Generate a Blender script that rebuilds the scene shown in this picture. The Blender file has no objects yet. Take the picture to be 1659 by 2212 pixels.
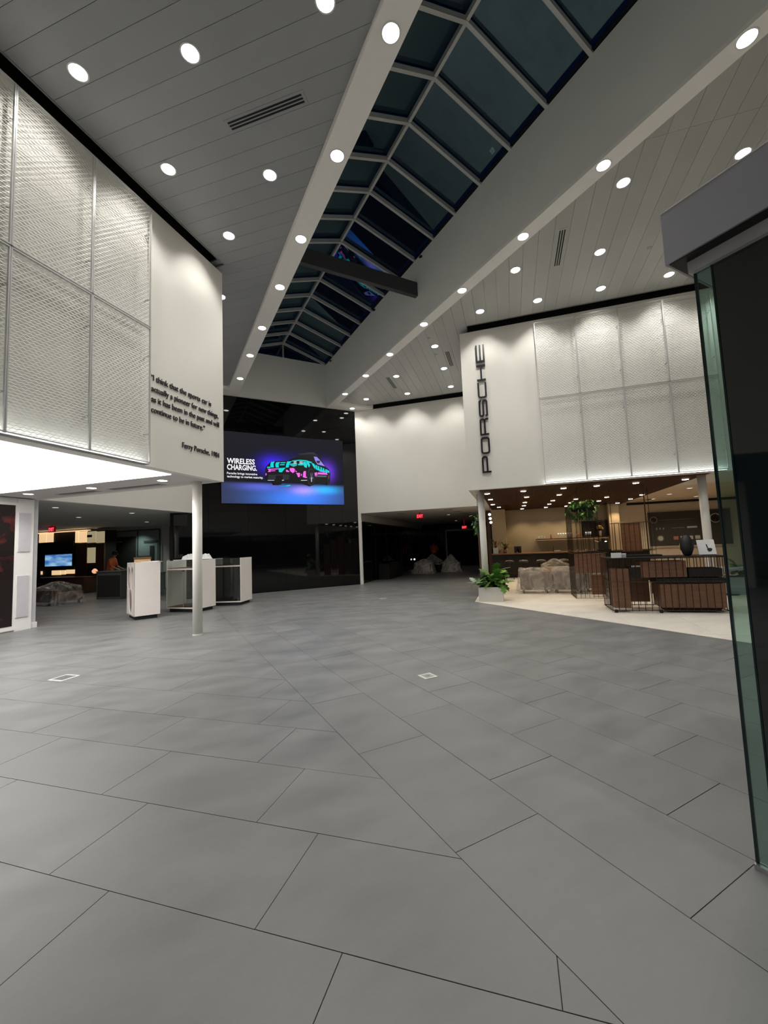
import bpy, bmesh, math, random
from mathutils import Matrix, Vector
random.seed(7)
sc = bpy.context.scene
COL = sc.collection
PI = math.pi
# ------------------------------------------------------------------ camera
cd = bpy.data.cameras.new('camera'); cam = bpy.data.objects.new('camera', cd); COL.objects.link(cam)
cd.sensor_fit = 'VERTICAL'; cd.sensor_height = 24.0; cd.sensor_width = 18.0
cd.lens = 896.793 / 2212 * 24.0
cd.clip_start = 0.05; cd.clip_end = 300
_yaw, _pit, _rol = math.radians(28.10202614), math.radians(4.69250096), math.radians(-2.28511895)
_f = Vector((math.sin(_yaw)*math.cos(_pit), math.cos(_yaw)*math.cos(_pit), math.sin(_pit)))
_r0 = Vector((math.cos(_yaw), -math.sin(_yaw), 0)); _u0 = _r0.cross(_f)
_r = math.cos(_rol)*_r0 + math.sin(_rol)*_u0; _u = -math.sin(_rol)*_r0 + math.cos(_rol)*_u0
cam.matrix_world = Matrix(((_r.x, _u.x, -_f.x, 0), (_r.y, _u.y, -_f.y, 0), (_r.z, _u.z, -_f.z, 1.5), (0, 0, 0, 1)))
sc.camera = cam
# ------------------------------------------------------------------ world: clear night sky
w = bpy.data.worlds.new('night_sky'); sc.world = w; w.use_nodes = True
w.node_tree.nodes['Background'].inputs[0].default_value = (0.05, 0.12, 0.42, 1)
w.node_tree.nodes['Background'].inputs[1].default_value = 0.018
# ------------------------------------------------------------------ colour management
sc.view_settings.view_transform = 'Standard'; sc.view_settings.look = 'None'
sc.view_settings.exposure = 0.12; sc.view_settings.gamma = 1.0
sc.view_settings.use_curve_mapping = False
# lamp powers (each lamp sits in its own fitting further down)
P_BEAM, P_CEIL, P_WASH, P_WOOD, P_SOFFIT = 78, 54, 44, 27, 26
P_AIM = 15                                    # second, tilted lamp of the wall washers
PANEL_GLOW = 4.2
# ------------------------------------------------------------------ helpers
HS, HT, HC, HB = 2.87, 7.15, 7.25, 7.15      # soffit, top of upper walls, ceiling, beam underside
S2 = math.sqrt(0.5)
def uv(U, V): return ((U+V)/2, (U-V)/2)      # U = x+y, V = x-y : the 45 degree grid of the hall
class MB:
    def __init__(s): s.v = []; s.f = []
    def add(s, vs, fs):
        n = len(s.v); s.v += [tuple(a) for a in vs]; s.f += [tuple(i+n for i in f) for f in fs]; return s
    def box(s, x0, x1, y0, y1, z0, z1):
        return s.add([(x0,y0,z0),(x1,y0,z0),(x1,y1,z0),(x0,y1,z0),(x0,y0,z1),(x1,y0,z1),(x1,y1,z1),(x0,y1,z1)],
                     [(0,3,2,1),(4,5,6,7),(0,1,5,4),(1,2,6,5),(2,3,7,6),(3,0,4,7)])
    def prism(s, poly, z0, z1):
        a = sum(poly[i-1][0]*poly[i][1]-poly[i][0]*poly[i-1][1] for i in range(len(poly)))
        if a < 0: poly = poly[::-1]
        n = len(poly)
        return s.add([(p[0],p[1],z0) for p in poly]+[(p[0],p[1],z1) for p in poly],
                     [tuple(range(n-1,-1,-1)), tuple(range(n,2*n))]+[(i,(i+1)%n,(i+1)%n+n,i+n) for i in range(n)])
    def xprism(s, poly, y0, y1):            # polygon in x,z extruded along y
        a = sum(poly[i-1][0]*poly[i][1]-poly[i][0]*poly[i-1][1] for i in range(len(poly)))
        if a > 0: poly = poly[::-1]
        n = len(poly)
        return s.add([(p[0],y0,p[1]) for p in poly]+[(p[0],y1,p[1]) for p in poly],
                     [tuple(range(n-1,-1,-1)), tuple(range(n,2*n))]+[(i,(i+1)%n,(i+1)%n+n,i+n) for i in range(n)])
    def bar(s, a, b, w, h=None):            # square bar between two points
        a = Vector(a); b = Vector(b); d = (b-a).normalized(); h = h or w
        up = Vector((0,0,1)) if abs(d.z) < .95 else Vector((0,1,0))
        x = d.cross(up).normalized(); y = x.cross(d)
        c = [x*w/2*i + y*h/2*j for i,j in ((-1,-1),(1,-1),(1,1),(-1,1))]
        return s.add([a+q for q in c]+[b+q for q in c], [(0,1,2,3),(7,6,5,4),(0,4,5,1),(1,5,6,2),(2,6,7,3),(3,7,4,0)])
    def tube(s, pts, r, n=8):
        pts = [Vector(p) for p in pts]; m = len(pts); vs = []
        for i,p in enumerate(pts):
            d = (pts[min(i+1,m-1)]-pts[max(i-1,0)]).normalized()
            up = Vector((0,0,1)) if abs(d.z) < .9 else Vector((0,1,0))
            x = d.cross(up).normalized(); y = x.cross(d); rr = r[i] if isinstance(r,(list,tuple)) else r
            vs += [p + (x*math.cos(2*PI*k/n)+y*math.sin(2*PI*k/n))*rr for k in range(n)]
        fs = [(i*n+k,i*n+(k+1)%n,(i+1)*n+(k+1)%n,(i+1)*n+k) for i in range(m-1) for k in range(n)]
        return s.add(vs, fs+[tuple(range(n-1,-1,-1)), tuple((m-1)*n+k for k in range(n))])
    def lathe(s, prof, n=24, c=(0,0,0)):    # prof: (radius, z)
        vs = [(c[0]+r*math.cos(2*PI*k/n), c[1]+r*math.sin(2*PI*k/n), c[2]+z) for r,z in prof for k in range(n)]
        fs = [(i*n+k,i*n+(k+1)%n,(i+1)*n+(k+1)%n,(i+1)*n+k) for i in range(len(prof)-1) for k in range(n)]
        return s.add(vs, fs+[tuple(range(n-1,-1,-1)), tuple((len(prof)-1)*n+k for k in range(n))])
    def mesh(s, name):
        me = bpy.data.meshes.new(name); me.from_pydata(s.v, [], s.f); me.update(); return me
    def build(s, name, mat, parent=None, smooth=False, bevel=0, loc=None, rot=0):
        me = s.mesh(name)
        if bevel:
            b = bmesh.new(); b.from_mesh(me)
            bmesh.ops.bevel(b, geom=list(b.edges), offset=bevel, segments=2, affect='EDGES', profile=.5)
            b.to_mesh(me); b.free()
        if smooth: me.shade_smooth()
        me.materials.append(mat)
        return link(name, me, parent, loc, rot)
def link(name, data, parent=None, loc=None, rot=0):
    o = bpy.data.objects.new(name, data); COL.objects.link(o)
    if parent: o.parent = parent
    if loc: o.location = loc
    if rot: o.rotation_euler = (0,0,rot)
    return o
def thing(name, label, cat, loc=(0,0,0), rot=0, group=None):
    o = link(name, None, None, loc, rot); o.empty_display_size = .1
    o['label'] = label; o['category'] = cat
    if group: o['group'] = group
    return o
def tag(o, label, cat, group=None):
    o['label'] = label; o['category'] = cat
    if group: o['group'] = group
    return o
def struct(o): o['kind'] = 'structure'; return o
def copy_tree(o, parent=None):
    c = o.copy(); COL.objects.link(c)
    if parent: c.parent = parent
    for ch in list(o.children): copy_tree(ch, c)
    return c
def clip(poly, a, b, c):                    # keep a*x+b*y <= c
    out = []
    for i in range(len(poly)):
        p, q = poly[i-1], poly[i]; dp = a*p[0]+b*p[1]-c; dq = a*q[0]+b*q[1]-c
        if (dp <= 0) != (dq <= 0):
            t = dp/(dp-dq); out.append((p[0]+(q[0]-p[0])*t, p[1]+(q[1]-p[1])*t))
        if dq <= 0: out.append(q)
    return out
def area(p): return abs(sum(p[i-1][0]*p[i][1]-p[i][0]*p[i-1][1] for i in range(len(p))))/2 if len(p) > 2 else 0
ORD = ['first','second','third','fourth','fifth','sixth','seventh','eighth','ninth','tenth','eleventh','twelfth','thirteenth','fourteenth']
# ------------------------------------------------------------------ materials (all node based)
MAT = {}
def mk(name, col, rough=.6, metal=0, var=.06, scale=6, bump=0, em=None, ems=1, spec=.5, coat=0, rnd=0, stretch=None, alpha=None, trans=0):
    m = bpy.data.materials.new(name); m.use_nodes = True; nt = m.node_tree; N = nt.nodes; L = nt.links
    p = N['Principled BSDF']
    tc = N.new('ShaderNodeTexCoord'); mp = N.new('ShaderNodeMapping'); L.new(tc.outputs['Object'], mp.inputs[0])
    if stretch: mp.inputs['Scale'].default_value = stretch
    nz = N.new('ShaderNodeTexNoise'); nz.inputs['Scale'].default_value = scale; nz.inputs['Detail'].default_value = 4
    L.new(mp.outputs[0], nz.inputs[0])
    mr = N.new('ShaderNodeMapRange'); mr.inputs[1].default_value = .25; mr.inputs[2].default_value = .75
    mr.inputs[3].default_value = 1-var; mr.inputs[4].default_value = 1+var; L.new(nz.outputs[0], mr.inputs[0])
    v = mr.outputs[0]
    if rnd:
        oi = N.new('ShaderNodeObjectInfo'); m2 = N.new('ShaderNodeMapRange')
        m2.inputs[3].default_value = 1-rnd; m2.inputs[4].default_value = 1+rnd; L.new(oi.outputs['Random'], m2.inputs[0])
        mu = N.new('ShaderNodeMath'); mu.operation = 'MULTIPLY'; L.new(v, mu.inputs[0]); L.new(m2.outputs[0], mu.inputs[1]); v = mu.outputs[0]
    vm = N.new('ShaderNodeVectorMath'); vm.operation = 'SCALE'; vm.inputs[0].default_value = col[:3]; L.new(v, vm.inputs['Scale'])
    L.new(vm.outputs[0], p.inputs['Base Color'])
    p.inputs['Roughness'].default_value = rough; p.inputs['Metallic'].default_value = metal
    p.inputs['Specular IOR Level'].default_value = spec; p.inputs['Coat Weight'].default_value = coat
    if alpha is not None: p.inputs['Alpha'].default_value = alpha
    if bump:
        bp = N.new('ShaderNodeBump'); bp.inputs['Strength'].default_value = bump; bp.inputs['Distance'].default_value = .01
        L.new(nz.outputs[0], bp.inputs['Height']); L.new(bp.outputs[0], p.inputs['Normal'])
    if em:
        p.inputs['Emission Color'].default_value = (*em, 1); p.inputs['Emission Strength'].default_value = ems
    MAT[name] = m; return m
def glass(name, tint=(1,1,1), refl=1.0, rough=.0, gcol=(1,1,1)):
    m = bpy.data.materials.new(name); m.use_nodes = True; nt = m.node_tree; N = nt.nodes; L = nt.links
    N.remove(N['Principled BSDF']); out = N['Material Output']
    t = N.new('ShaderNodeBsdfTransparent'); t.inputs[0].default_value = (*tint, 1)
    g = N.new('ShaderNodeBsdfGlossy'); g.inputs['Roughness'].default_value = rough; g.inputs[0].default_value = (*gcol, 1)
    lw = N.new('ShaderNodeLayerWeight'); pw = N.new('ShaderNodeMath'); pw.operation = 'POWER'; pw.inputs[1].default_value = 5.0
    L.new(lw.outputs['Facing'], pw.inputs[0])
    mu = N.new('ShaderNodeMath'); mu.operation = 'MULTIPLY_ADD'; mu.inputs[1].default_value = .9; mu.inputs[2].default_value = .05*refl; mu.use_clamp = True
    L.new(pw.outputs[0], mu.inputs[0]); mx = N.new('ShaderNodeMixShader')
    L.new(mu.outputs[0], mx.inputs[0]); L.new(t.outputs[0], mx.inputs[1]); L.new(g.outputs[0], mx.inputs[2]); L.new(mx.outputs[0], out.inputs[0])
    MAT[name] = m; return m
mk('white_wall', (.82,.80,.735), .75, var=.015, scale=1.5, bump=.02)
mk('white_paint', (.80,.79,.76), .5, var=.02)
mk('beam_paint', (.92,.90,.85), .6, var=.02)
mk('well_paint', (.82,.835,.81), .8, var=.03, scale=1)
mk('board_grey', (.345,.355,.36), .42, metal=0, var=.03, scale=2, rnd=.04)
mk('board_warm', (.44,.44,.42), .42, var=.03, scale=2, rnd=.04)
mk('board_gap', (.26,.26,.25), .8)
mk('board_gap_light', (.46,.46,.46), .8)  # bevel glint of the far joints put into the gap colour
mk('trim_grey', (.35,.35,.35), .4, metal=.5)
mk('black_matt', (.006,.006,.006), .8)
mk('black_gloss', (.003,.003,.0035), .035, var=.02, spec=.45)
mk('black_metal', (.012,.010,.009), .45, metal=.3)
mk('bronze_metal', (.035,.018,.010), .4, metal=.5)
mk('dark_beam', (.055,.057,.062), .6)
mk('skylight_frame', (.55,.55,.53), .5, metal=.2)
mk('skylight_edge', (.01,.012,.018), .4)
mk('tile_grout', (.105,.105,.103), .9)
mk('beige_grout', (.75,.70,.60), .9)
mk('soffit_white', (.66,.63,.61), .7, var=.02)
mk('soffit_grey', (.62,.60,.55), .8, var=.02)
mk('soffit_tan', (.62,.50,.38), .7, var=.02)  # white ceiling with warm lamplight put into its colour
mk('soffit_dark', (.66,.66,.62), .8, var=.02)
mk('steel', (.55,.55,.56), .3, metal=.9)
mk('chrome', (.8,.8,.8), .12, metal=1)
mk('lamp_glow', (1,1,1), .5, em=(1,.96,.90), ems=14)
mk('lamp_dim', (1,1,1), .5, em=(1,.93,.85), ems=1.0)
mk('lamp_warm', (1,1,1), .5, em=(1,.86,.66), ems=14)
mk('panel_glow', (1,1,1), .5, em=(1,.965,.95), ems=PANEL_GLOW)
mk('strip_glow', (1,1,1), .5, em=(.93,.97,1), ems=8)
mk('mesh_white', (.72,.72,.69), .4, var=.02)
mk('frame_white', (.62,.62,.61), .35, metal=.15)
mk('letter_black', (.012,.010,.018), .35)
mk('quote_black', (.03,.03,.035), .4)
mk('white_plastic', (.70,.66,.62), .35, var=.02)
mk('cabinet_white', (.84,.78,.73), .4, var=.02)
mk('cabinet_inside', (.60,.57,.52), .6)
mk('brown_leather', (.16,.09,.055), .6)
mk('plinth_black', (.012,.013,.017), .6)
mk('walnut', (.115,.052,.027), .5, var=.25, scale=3, stretch=(1,1,9), bump=.05)
mk('walnut_panel', (.15,.072,.040), .5, var=.25, scale=3, stretch=(1,1,12), rnd=.08)
mk('wood_ceiling', (.045,.016,.006), .7, spec=.12, var=.2, scale=2, stretch=(1,9,1), rnd=.12)
mk('counter_wood', (.20,.10,.05), .35, var=.2, scale=4)
mk('plaster_tan', (.34,.285,.19), .8, var=.06, scale=1.2, bump=.1)
mk('plaster_light', (.58,.46,.30), .8, var=.05, scale=1.2)
mk('wall_cream', (.62,.54,.42), .8, var=.02)
mk('board_dark', (.045,.042,.036), .6, var=.05)
mk('green_dark', (.035,.11,.025), .45, var=.3, scale=20)
mk('green_leaf', (.10,.24,.04), .4, var=.25, scale=20, rnd=.35)
mk('green_pale', (.28,.40,.27), .4, var=.2, scale=20, rnd=.2)
mk('stem_green', (.10,.16,.05), .6)
mk('gold_leaf', (.55,.36,.10), .5, var=.3, scale=15, rnd=.3)
mk('rust_leaf', (.16,.05,.03), .5, var=.3, scale=15, rnd=.3)
mk('soil', (.03,.02,.015), .95, var=.4, scale=40, bump=.5)
mk('planter_white', (.62,.60,.55), .5, var=.02)
mk('planter_grey', (.40,.44,.45), .5)
mk('charcoal_ceramic', (.014,.015,.016), .5)
mk('paper_white', (.85,.85,.84), .6)
mk('paper_tan', (.70,.50,.25), .7)
mk('kraft', (.17,.09,.05), .7)
mk('red_glow', (.2,0,0), .5, em=(1,.05,.08), ems=3.0)
mk('sign_red', (.35,.01,.02), .5, em=(1,.01,.02), ems=.06)
mk('sofa_brown', (.20,.165,.135), .8, var=.08, scale=30)
mk('cushion_tan', (.55,.40,.28), .85, var=.08, scale=30)
mk('orange_cloth', (.85,.20,.06), .8)
mk('navy_cloth', (.025,.028,.035), .8)
mk('skin', (.45,.27,.18), .6)
mk('hair_dark', (.02,.016,.013), .8)
mk('lit_shelf', (.8,.6,.4), .6, em=(1,.67,.36), ems=.75)
mk('lit_shelf_dim', (.5,.45,.3), .6, em=(.62,.52,.31), ems=.45)
mk('glow_lamp', (.8,.5,.3), .6, em=(1,.5,.28), ems=.8)
mk('teal_wall', (.30,.38,.35), .7, var=.03)
mk('grey_desk', (.09,.10,.09), .7)
mk('aluminium_panel', (.55,.55,.57), .5, metal=.1)
mk('fascia_grey', (.40,.40,.44), .5, metal=.1, var=.02)
mk('purple_fabric', (.05,.02,.03), .8)
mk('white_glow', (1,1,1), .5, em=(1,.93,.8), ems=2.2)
mk('grey_ink_solid', (.3,.3,.3), .6)
mk('pink_sample', (.45,.17,.14), .6); mk('white_sample', (.5,.5,.47), .6)
mk('glass_body', (.7,.75,.75), .1, alpha=.35)
mk('terracotta', (.55,.20,.10), .6)
glass('clear_glass', (.93,.96,.95))
glass('pane_glass', (.62,.75,.71), 1.0)
glass('dark_case_glass', (.38,.40,.40), 1.2)
glass('skylight_glass', (.30,.42,.50), 2.3, .0, (.66,.92,.95))
mk('tinted_glass', (.013,.019,.017), .03, spec=.8, coat=.6)
mk('glass_edge', (.004,.020,.024), .1, spec=.6)
mk('passage_glass', (.004,.007,.007), .04, spec=.6)
def plastic(name, a0, a1):
    m = bpy.data.materials.new(name); m.use_nodes = True; nt = m.node_tree; N = nt.nodes; L = nt.links
    p = N['Principled BSDF']; p.inputs['Base Color'].default_value = (.75,.72,.68,1); p.inputs['Roughness'].default_value = .22
    nz = N.new('ShaderNodeTexNoise'); nz.inputs['Scale'].default_value = 2.6; nz.inputs['Detail'].default_value = 3; nz.inputs['Distortion'].default_value = 2.5
    tc = N.new('ShaderNodeTexCoord'); L.new(tc.outputs['Object'], nz.inputs[0])
    mr = N.new('ShaderNodeMapRange'); mr.inputs[1].default_value = .35; mr.inputs[2].default_value = .7; mr.inputs[3].default_value = a0; mr.inputs[4].default_value = a1
    L.new(nz.outputs[0], mr.inputs[0]); L.new(mr.outputs[0], p.inputs['Alpha'])
    bp = N.new('ShaderNodeBump'); bp.inputs['Strength'].default_value = .6; bp.inputs['Distance'].default_value = .02
    L.new(nz.outputs[0], bp.inputs['Height']); L.new(bp.outputs[0], p.inputs['Normal'])
    MAT[name] = m
plastic('clear_sheet', .05, .42); plastic('milky_sheet', .35, .85)
def stone(name, base, rnd, sc1, contrast, rough, rvar):
    m = bpy.data.materials.new(name); m.use_nodes = True; nt = m.node_tree; N = nt.nodes; L = nt.links
    p = N['Principled BSDF']; ge = N.new('ShaderNodeNewGeometry')
    n1 = N.new('ShaderNodeTexNoise'); n1.inputs['Scale'].default_value = sc1; n1.inputs['Detail'].default_value = 6; n1.inputs['Roughness'].default_value = .6
    mp = N.new('ShaderNodeMapping'); mp.inputs['Scale'].default_value = (1,2.2,1); mp.inputs['Rotation'].default_value = (0,0,.6)
    L.new(ge.outputs['Position'], mp.inputs[0]); L.new(mp.outputs[0], n1.inputs[0])
    n2 = N.new('ShaderNodeTexNoise'); n2.inputs['Scale'].default_value = 55; n2.inputs['Detail'].default_value = 3; L.new(ge.outputs['Position'], n2.inputs[0])
    a = N.new('ShaderNodeMapRange'); a.inputs[1].default_value=.3; a.inputs[2].default_value=.75; a.inputs[3].default_value=1-contrast; a.inputs[4].default_value=1+contrast; L.new(n1.outputs[0], a.inputs[0])
    b = N.new('ShaderNodeMapRange'); b.inputs[3].default_value=.96; b.inputs[4].default_value=1.04; L.new(n2.outputs[0], b.inputs[0])
    oi = N.new('ShaderNodeObjectInfo'); c = N.new('ShaderNodeMapRange'); c.inputs[3].default_value=1-rnd; c.inputs[4].default_value=1+rnd; L.new(oi.outputs['Random'], c.inputs[0])
    m1 = N.new('ShaderNodeMath'); m1.operation='MULTIPLY'; L.new(a.outputs[0], m1.inputs[0]); L.new(b.outputs[0], m1.inputs[1])
    m2 = N.new('ShaderNodeMath'); m2.operation='MULTIPLY'; L.new(m1.outputs[0], m2.inputs[0]); L.new(c.outputs[0], m2.inputs[1])
    vm = N.new('ShaderNodeVectorMath'); vm.operation='SCALE'; vm.inputs[0].default_value = base; L.new(m2.outputs[0], vm.inputs['Scale']); L.new(vm.outputs[0], p.inputs['Base Color'])
    r = N.new('ShaderNodeMapRange'); r.inputs[1].default_value=.3; r.inputs[2].default_value=.7; r.inputs[3].default_value=rough-rvar; r.inputs[4].default_value=rough+rvar; L.new(n1.outputs[0], r.inputs[0]); L.new(r.outputs[0], p.inputs['Roughness'])
    bp = N.new('ShaderNodeBump'); bp.inputs['Strength'].default_value=.12; bp.inputs['Distance'].default_value=.003; L.new(n2.outputs[0], bp.inputs['Height']); L.new(bp.outputs[0], p.inputs['Normal'])
    MAT[name] = m
stone('grey_tile', (.190,.192,.188), .035, 1.5, .15, .42, .09)
stone('beige_tile', (.76,.71,.63), .03, 1.6, .08, .45, .05)
# ================================================================== LARGE STRUCTURE
# ---- floor: grey stone tiles in two fields meeting on the line x = 1.262
floor = struct(MB().box(-22, 34, -6, 44, -.06, -.008).build('floor', MAT['tile_grout']))
TG = .0019; tiles = []
def inset(poly, g):
    cx = sum(p[0] for p in poly)/len(poly); cy = sum(p[1] for p in poly)/len(poly); out = poly
    n = len(poly); a = sum(poly[i-1][0]*poly[i][1]-poly[i][0]*poly[i-1][1] for i in range(n)); sg = 1 if a > 0 else -1
    for i in range(n):
        p, q = poly[i-1], poly[i]; dx, dy = q[0]-p[0], q[1]-p[1]; l = math.hypot(dx, dy)
        if l < 1e-6: continue
        nx, ny = sg*dy/l, -sg*dx/l
        out = clip(out, nx, ny, nx*p[0]+ny*p[1]-g)
    return out
for k in range(-9, 38):                      # left field on the 45 degree grid
    U0 = 2.173 + (k-1)*.8055; off = -.985 - .5347*k
    for j in range(-22, 14):
        V0 = off + j*1.608
        q = [uv(U0,V0), uv(U0,V0+1.608), uv(U0+.8055,V0+1.608), uv(U0+.8055,V0)]
        q = clip(q, 1, 0, 1.262)
        if area(q) > .004: tiles.append(q)
for k in range(0, 34):                       # right field on the square grid
    x0 = 1.262 + k*.5665; off = 1.765 + .385*k
    for j in range(-4-int(k*.34), 24):
        y0 = off + j*1.137
        q = [(x0,y0),(x0+.5665,y0),(x0+.5665,y0+1.137),(x0,y0+1.137)]
        a = clip(q, 1, 0, 7.0); b = clip(clip(q, -1, 0, -7.0), 1, -1, -1.42)
        for p in (a, b):
            if area(p) > .004: tiles.append(p)
def near(q):
    cx = sum(p[0] for p in q)/len(q); cy = sum(p[1] for p in q)/len(q); return math.hypot(cx-.5, cy)
def inview(q):
    cx = sum(p[0] for p in q)/len(q); cy = sum(p[1] for p in q)/len(q)
    a = math.degrees(math.atan2(cx, cy+.9)); return cy > -1.6 and cx > -12 and a > -75 and a < 100 and (math.hypot(cx,cy) < 30)
def infront(q):
    cx = sum(p[0] for p in q)/len(q); cy = sum(p[1] for p in q)/len(q)
    a = math.degrees(math.atan2(cx, cy+.9)); return cy > .2 and -24 < a < 78
tiles = [t for t in tiles if inview(t)]; tiles.sort(key=lambda t: near(t) + (0 if infront(t) else 100))
for q in tiles[:295]:
    q = inset(q, TG)
    if area(q) < .002: continue
    MB().prism(q, -.008, random.uniform(-.0004,.0004)).build('tile', MAT['grey_tile'], floor)
far = MB()
for q in tiles[295:]:
    q = inset(q, TG)
    if area(q) > .002: far.prism(q, -.008, 0)
fo = far.build('far_tiles', MAT['grey_tile'], floor); fo['kind'] = 'stuff'
# ---- beige floor of the cafe
def beige_clip(q): return clip(clip(q, -1, 0, -7.0), -1, 1, 1.41)
floor2 = struct(MB().prism(beige_clip([(7,-8),(24,-8),(24,22),(7,22)]), -.007, -.003).build('floor', MAT['beige_grout']))
bt = []
for i in range(-6, 16):
    for j in range(-2, 12):
        U0 = 13.26+(i-3)*1.37; V0 = -.135+(j-1)*1.37
        q = beige_clip([uv(U0,V0),uv(U0,V0+1.37),uv(U0+1.37,V0+1.37),uv(U0+1.37,V0)])
        if area(q) > .01 and inview(q) and U0 < 28: bt.append(q)
for q in bt:
    q = inset(q, .004)
    if area(q) > .004: MB().prism(q, -.004, .0015).build('tile', MAT['beige_tile'], floor2)
# ---- upper walls (white boxes above the open ground floor), local x along the face, local y into the box
A45 = PI/4
def wall_box(name, org, rot, x0, x1, z0, z1, mat='white_wall', th=.14):
    return struct(MB().box(x0, x1, 0, th, z0, z1).build(name, MAT[mat], None, loc=(org[0],org[1],0), rot=rot))
OL = (1.04, 8.52); OR = (7.08, 8.51); XL = (1.04, 15.47); XR = (7.05, 15.47)
wall_box('wall_left', OL, A45, -9, 0, HS, HT)
struct(MB().box(-.14, 0, .14, 4.9, HS, HT).build('wall_left', MAT['white_wall'], None, loc=(*OL,0), rot=A45))
wall_box('wall_right', OR, -A45, 0, 7.2, HS, HT)
struct(MB().box(0, .14, .14, 4.9, HS, HT).build('wall_right', MAT['white_wall'], None, loc=(*OR,0), rot=-A45))
wall_box('wall_back_right', XR, -A45, 0, 6, HS, HT)
wall_box('wall_back_left', XL, A45, -6, 0, HS, HT)
# pillar edge where the back right wall comes down
struct(MB().prism([(7.05,15.47),(7.13,15.39),(7.20,15.46),(7.12,15.54)], 0, HS).box(7.04,7.16,15.40,15.52,0,.16).build('trim_1', MAT['white_wall']))
# ---- gloss black media wall of tall panels
bw = struct(MB().box(.2, 7.1, 15.50, 15.6, 0, HT).build('wall_back', MAT['black_matt']))
xs = [.3, 1.38, 2.72, 4.06, 5.40, 6.35, 7.04]; zs = [0.02, 2.95, HT-.01]
for i in range(len(xs)-1):
    for j in range(2):
        MB().box(xs[i]+.003, xs[i+1]-.003, 15.455, 15.50, zs[j]+.003, zs[j+1]-.003).build('panel', MAT['black_gloss'], bw)
# ---- skylight well, beams, header
XLI, XLO, XRI, XRO = 2.37, 2.01, 5.79, 6.07
WT = 8.9; Y1 = 15.40; YB = -6
struct(MB().box(XLO, XLI, YB, 15.45, HB, WT).build('wall_skylight_left', MAT['beam_paint']))
struct(MB().box(XRI+.001, XRO, YB, 15.45, HB, HB+.06).build('trim_2', MAT['beam_paint']))
struct(MB().box(XRI, XRO, YB, 15.45, HB+.06, WT).build('wall_skylight_right', MAT['well_paint']))
struct(MB().box(XLO-3, XRO+3.2, Y1, Y1+.12, HB+.002, WT+.02).build('wall_skylight_back', MAT['well_paint']))
struct(MB().box(XRO, 7.6, 14.82, 15.44, HB, HB+.3).box(-1.5, XLO, 14.82, 15.44, HB, HB+.3).build('trim_3', MAT['beam_paint']))
# ---- panelled ceilings (boards run along the 45 degree directions)
def region(x0, x1, y0, y1, *cuts):
    q = [(x0,y0),(x1,y0),(x1,y1),(x0,y1)]
    for c in cuts: q = clip(q, *c)
    return q
SL, SR = -7.32, 15.36                         # slot lines in front of the lit walls
ceil = struct(MB().prism(region(-12,2.01,-6,15.4,(-1,1,-SL),(1,1,9.3)), HC+.05, HC+.08).prism(region(-12,2.01,-6,15.4,(-1,-1,-9.3),(-1,1,14.2)), HC+.05, HC+.08).build('ceiling', MAT['board_gap_light']))
def board(q, parent, mat):
    q = inset(q, .0022)
    if area(q) > .01: MB().prism(q, HC, HC+.03).build('board', MAT[mat], parent)
for k in range(-2, 44):
    U0 = .22+.3845*k
    if U0 < 1.0 or U0 > 19: continue
    q = [uv(U0,-16), uv(U0,4), uv(U0+.3845,4), uv(U0+.3845,-16)]
    q = clip(q, 1, 0, XLO)
    if U0+.2 < 9.3: q = clip(q, -1, 1, -SL)
    else: q = clip(clip(q, -1, 1, 14.2), 0, 1, 14.82)
    if area(q) > .02: board(q, ceil, 'board_grey')
ceil2 = struct(MB().prism(region(6.07,16,-6,15.4,(1,1,SR),(-1,1,1.12)), HC+.05, HC+.08).prism(region(6.07,16,-6,15.4,(1,1,22.15),(1,-1,-1.12)), HC+.05, HC+.08).build('ceiling', MAT['board_gap']))
for k in range(-26, 24):
    V0 = 1.2+.3895*(k-1)
    if V0 < -9 or V0 > 9.5: continue
    U1 = 22.15 if V0+.19 < -1.1 else SR
    cuts = [2, 9.24, 20.33, 30]
    for a, b in zip(cuts[:-1], cuts[1:]):
        q = [uv(a,V0), uv(a,V0+.3895), uv(b,V0+.3895), uv(b,V0)]
        q = clip(clip(clip(q, -1, 0, -XRO), 1, 1, U1), 0, 1, 14.82)
        if area(q) > .01: board(q, ceil2, 'board_warm')
# the hall behind the camera: plain ceiling, floor, entrance wall and side walls
MB().prism(clip(clip([(-12,-6),(2.0,-6),(2.0,3),(-12,3)], 1, 1, .95), -1, 1, 7.32), HC, HC+.03).build('rear_boards', MAT['board_grey'], ceil)
MB().prism(clip([(6.08,-6),(13,-6),(13,4),(6.08,4)], 1, 1, 3.2), HC, HC+.03).build('rear_boards', MAT['board_warm'], ceil2)
MB().box(-9, 13, -6, -1.3, -.008, -.0006).build('rear_tiles', MAT['grey_tile'], floor)['kind'] = 'stuff'
struct(MB().box(-9, 14, -6.1, -6, HS, HC).build('wall_entrance', MAT['white_wall']))
struct(MB().box(-9, 14, -6.1, -6.05, 0, HS).build('window_4', MAT['tinted_glass']))
struct(MB().box(-6.6, -6.5, -6, 1.2, 0, HC).build('wall_left_rear', MAT['white_wall']))
struct(MB().box(12.6, 12.7, -6, 2.6, HS, HC).build('wall_right_side', MAT['white_wall']))
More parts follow.
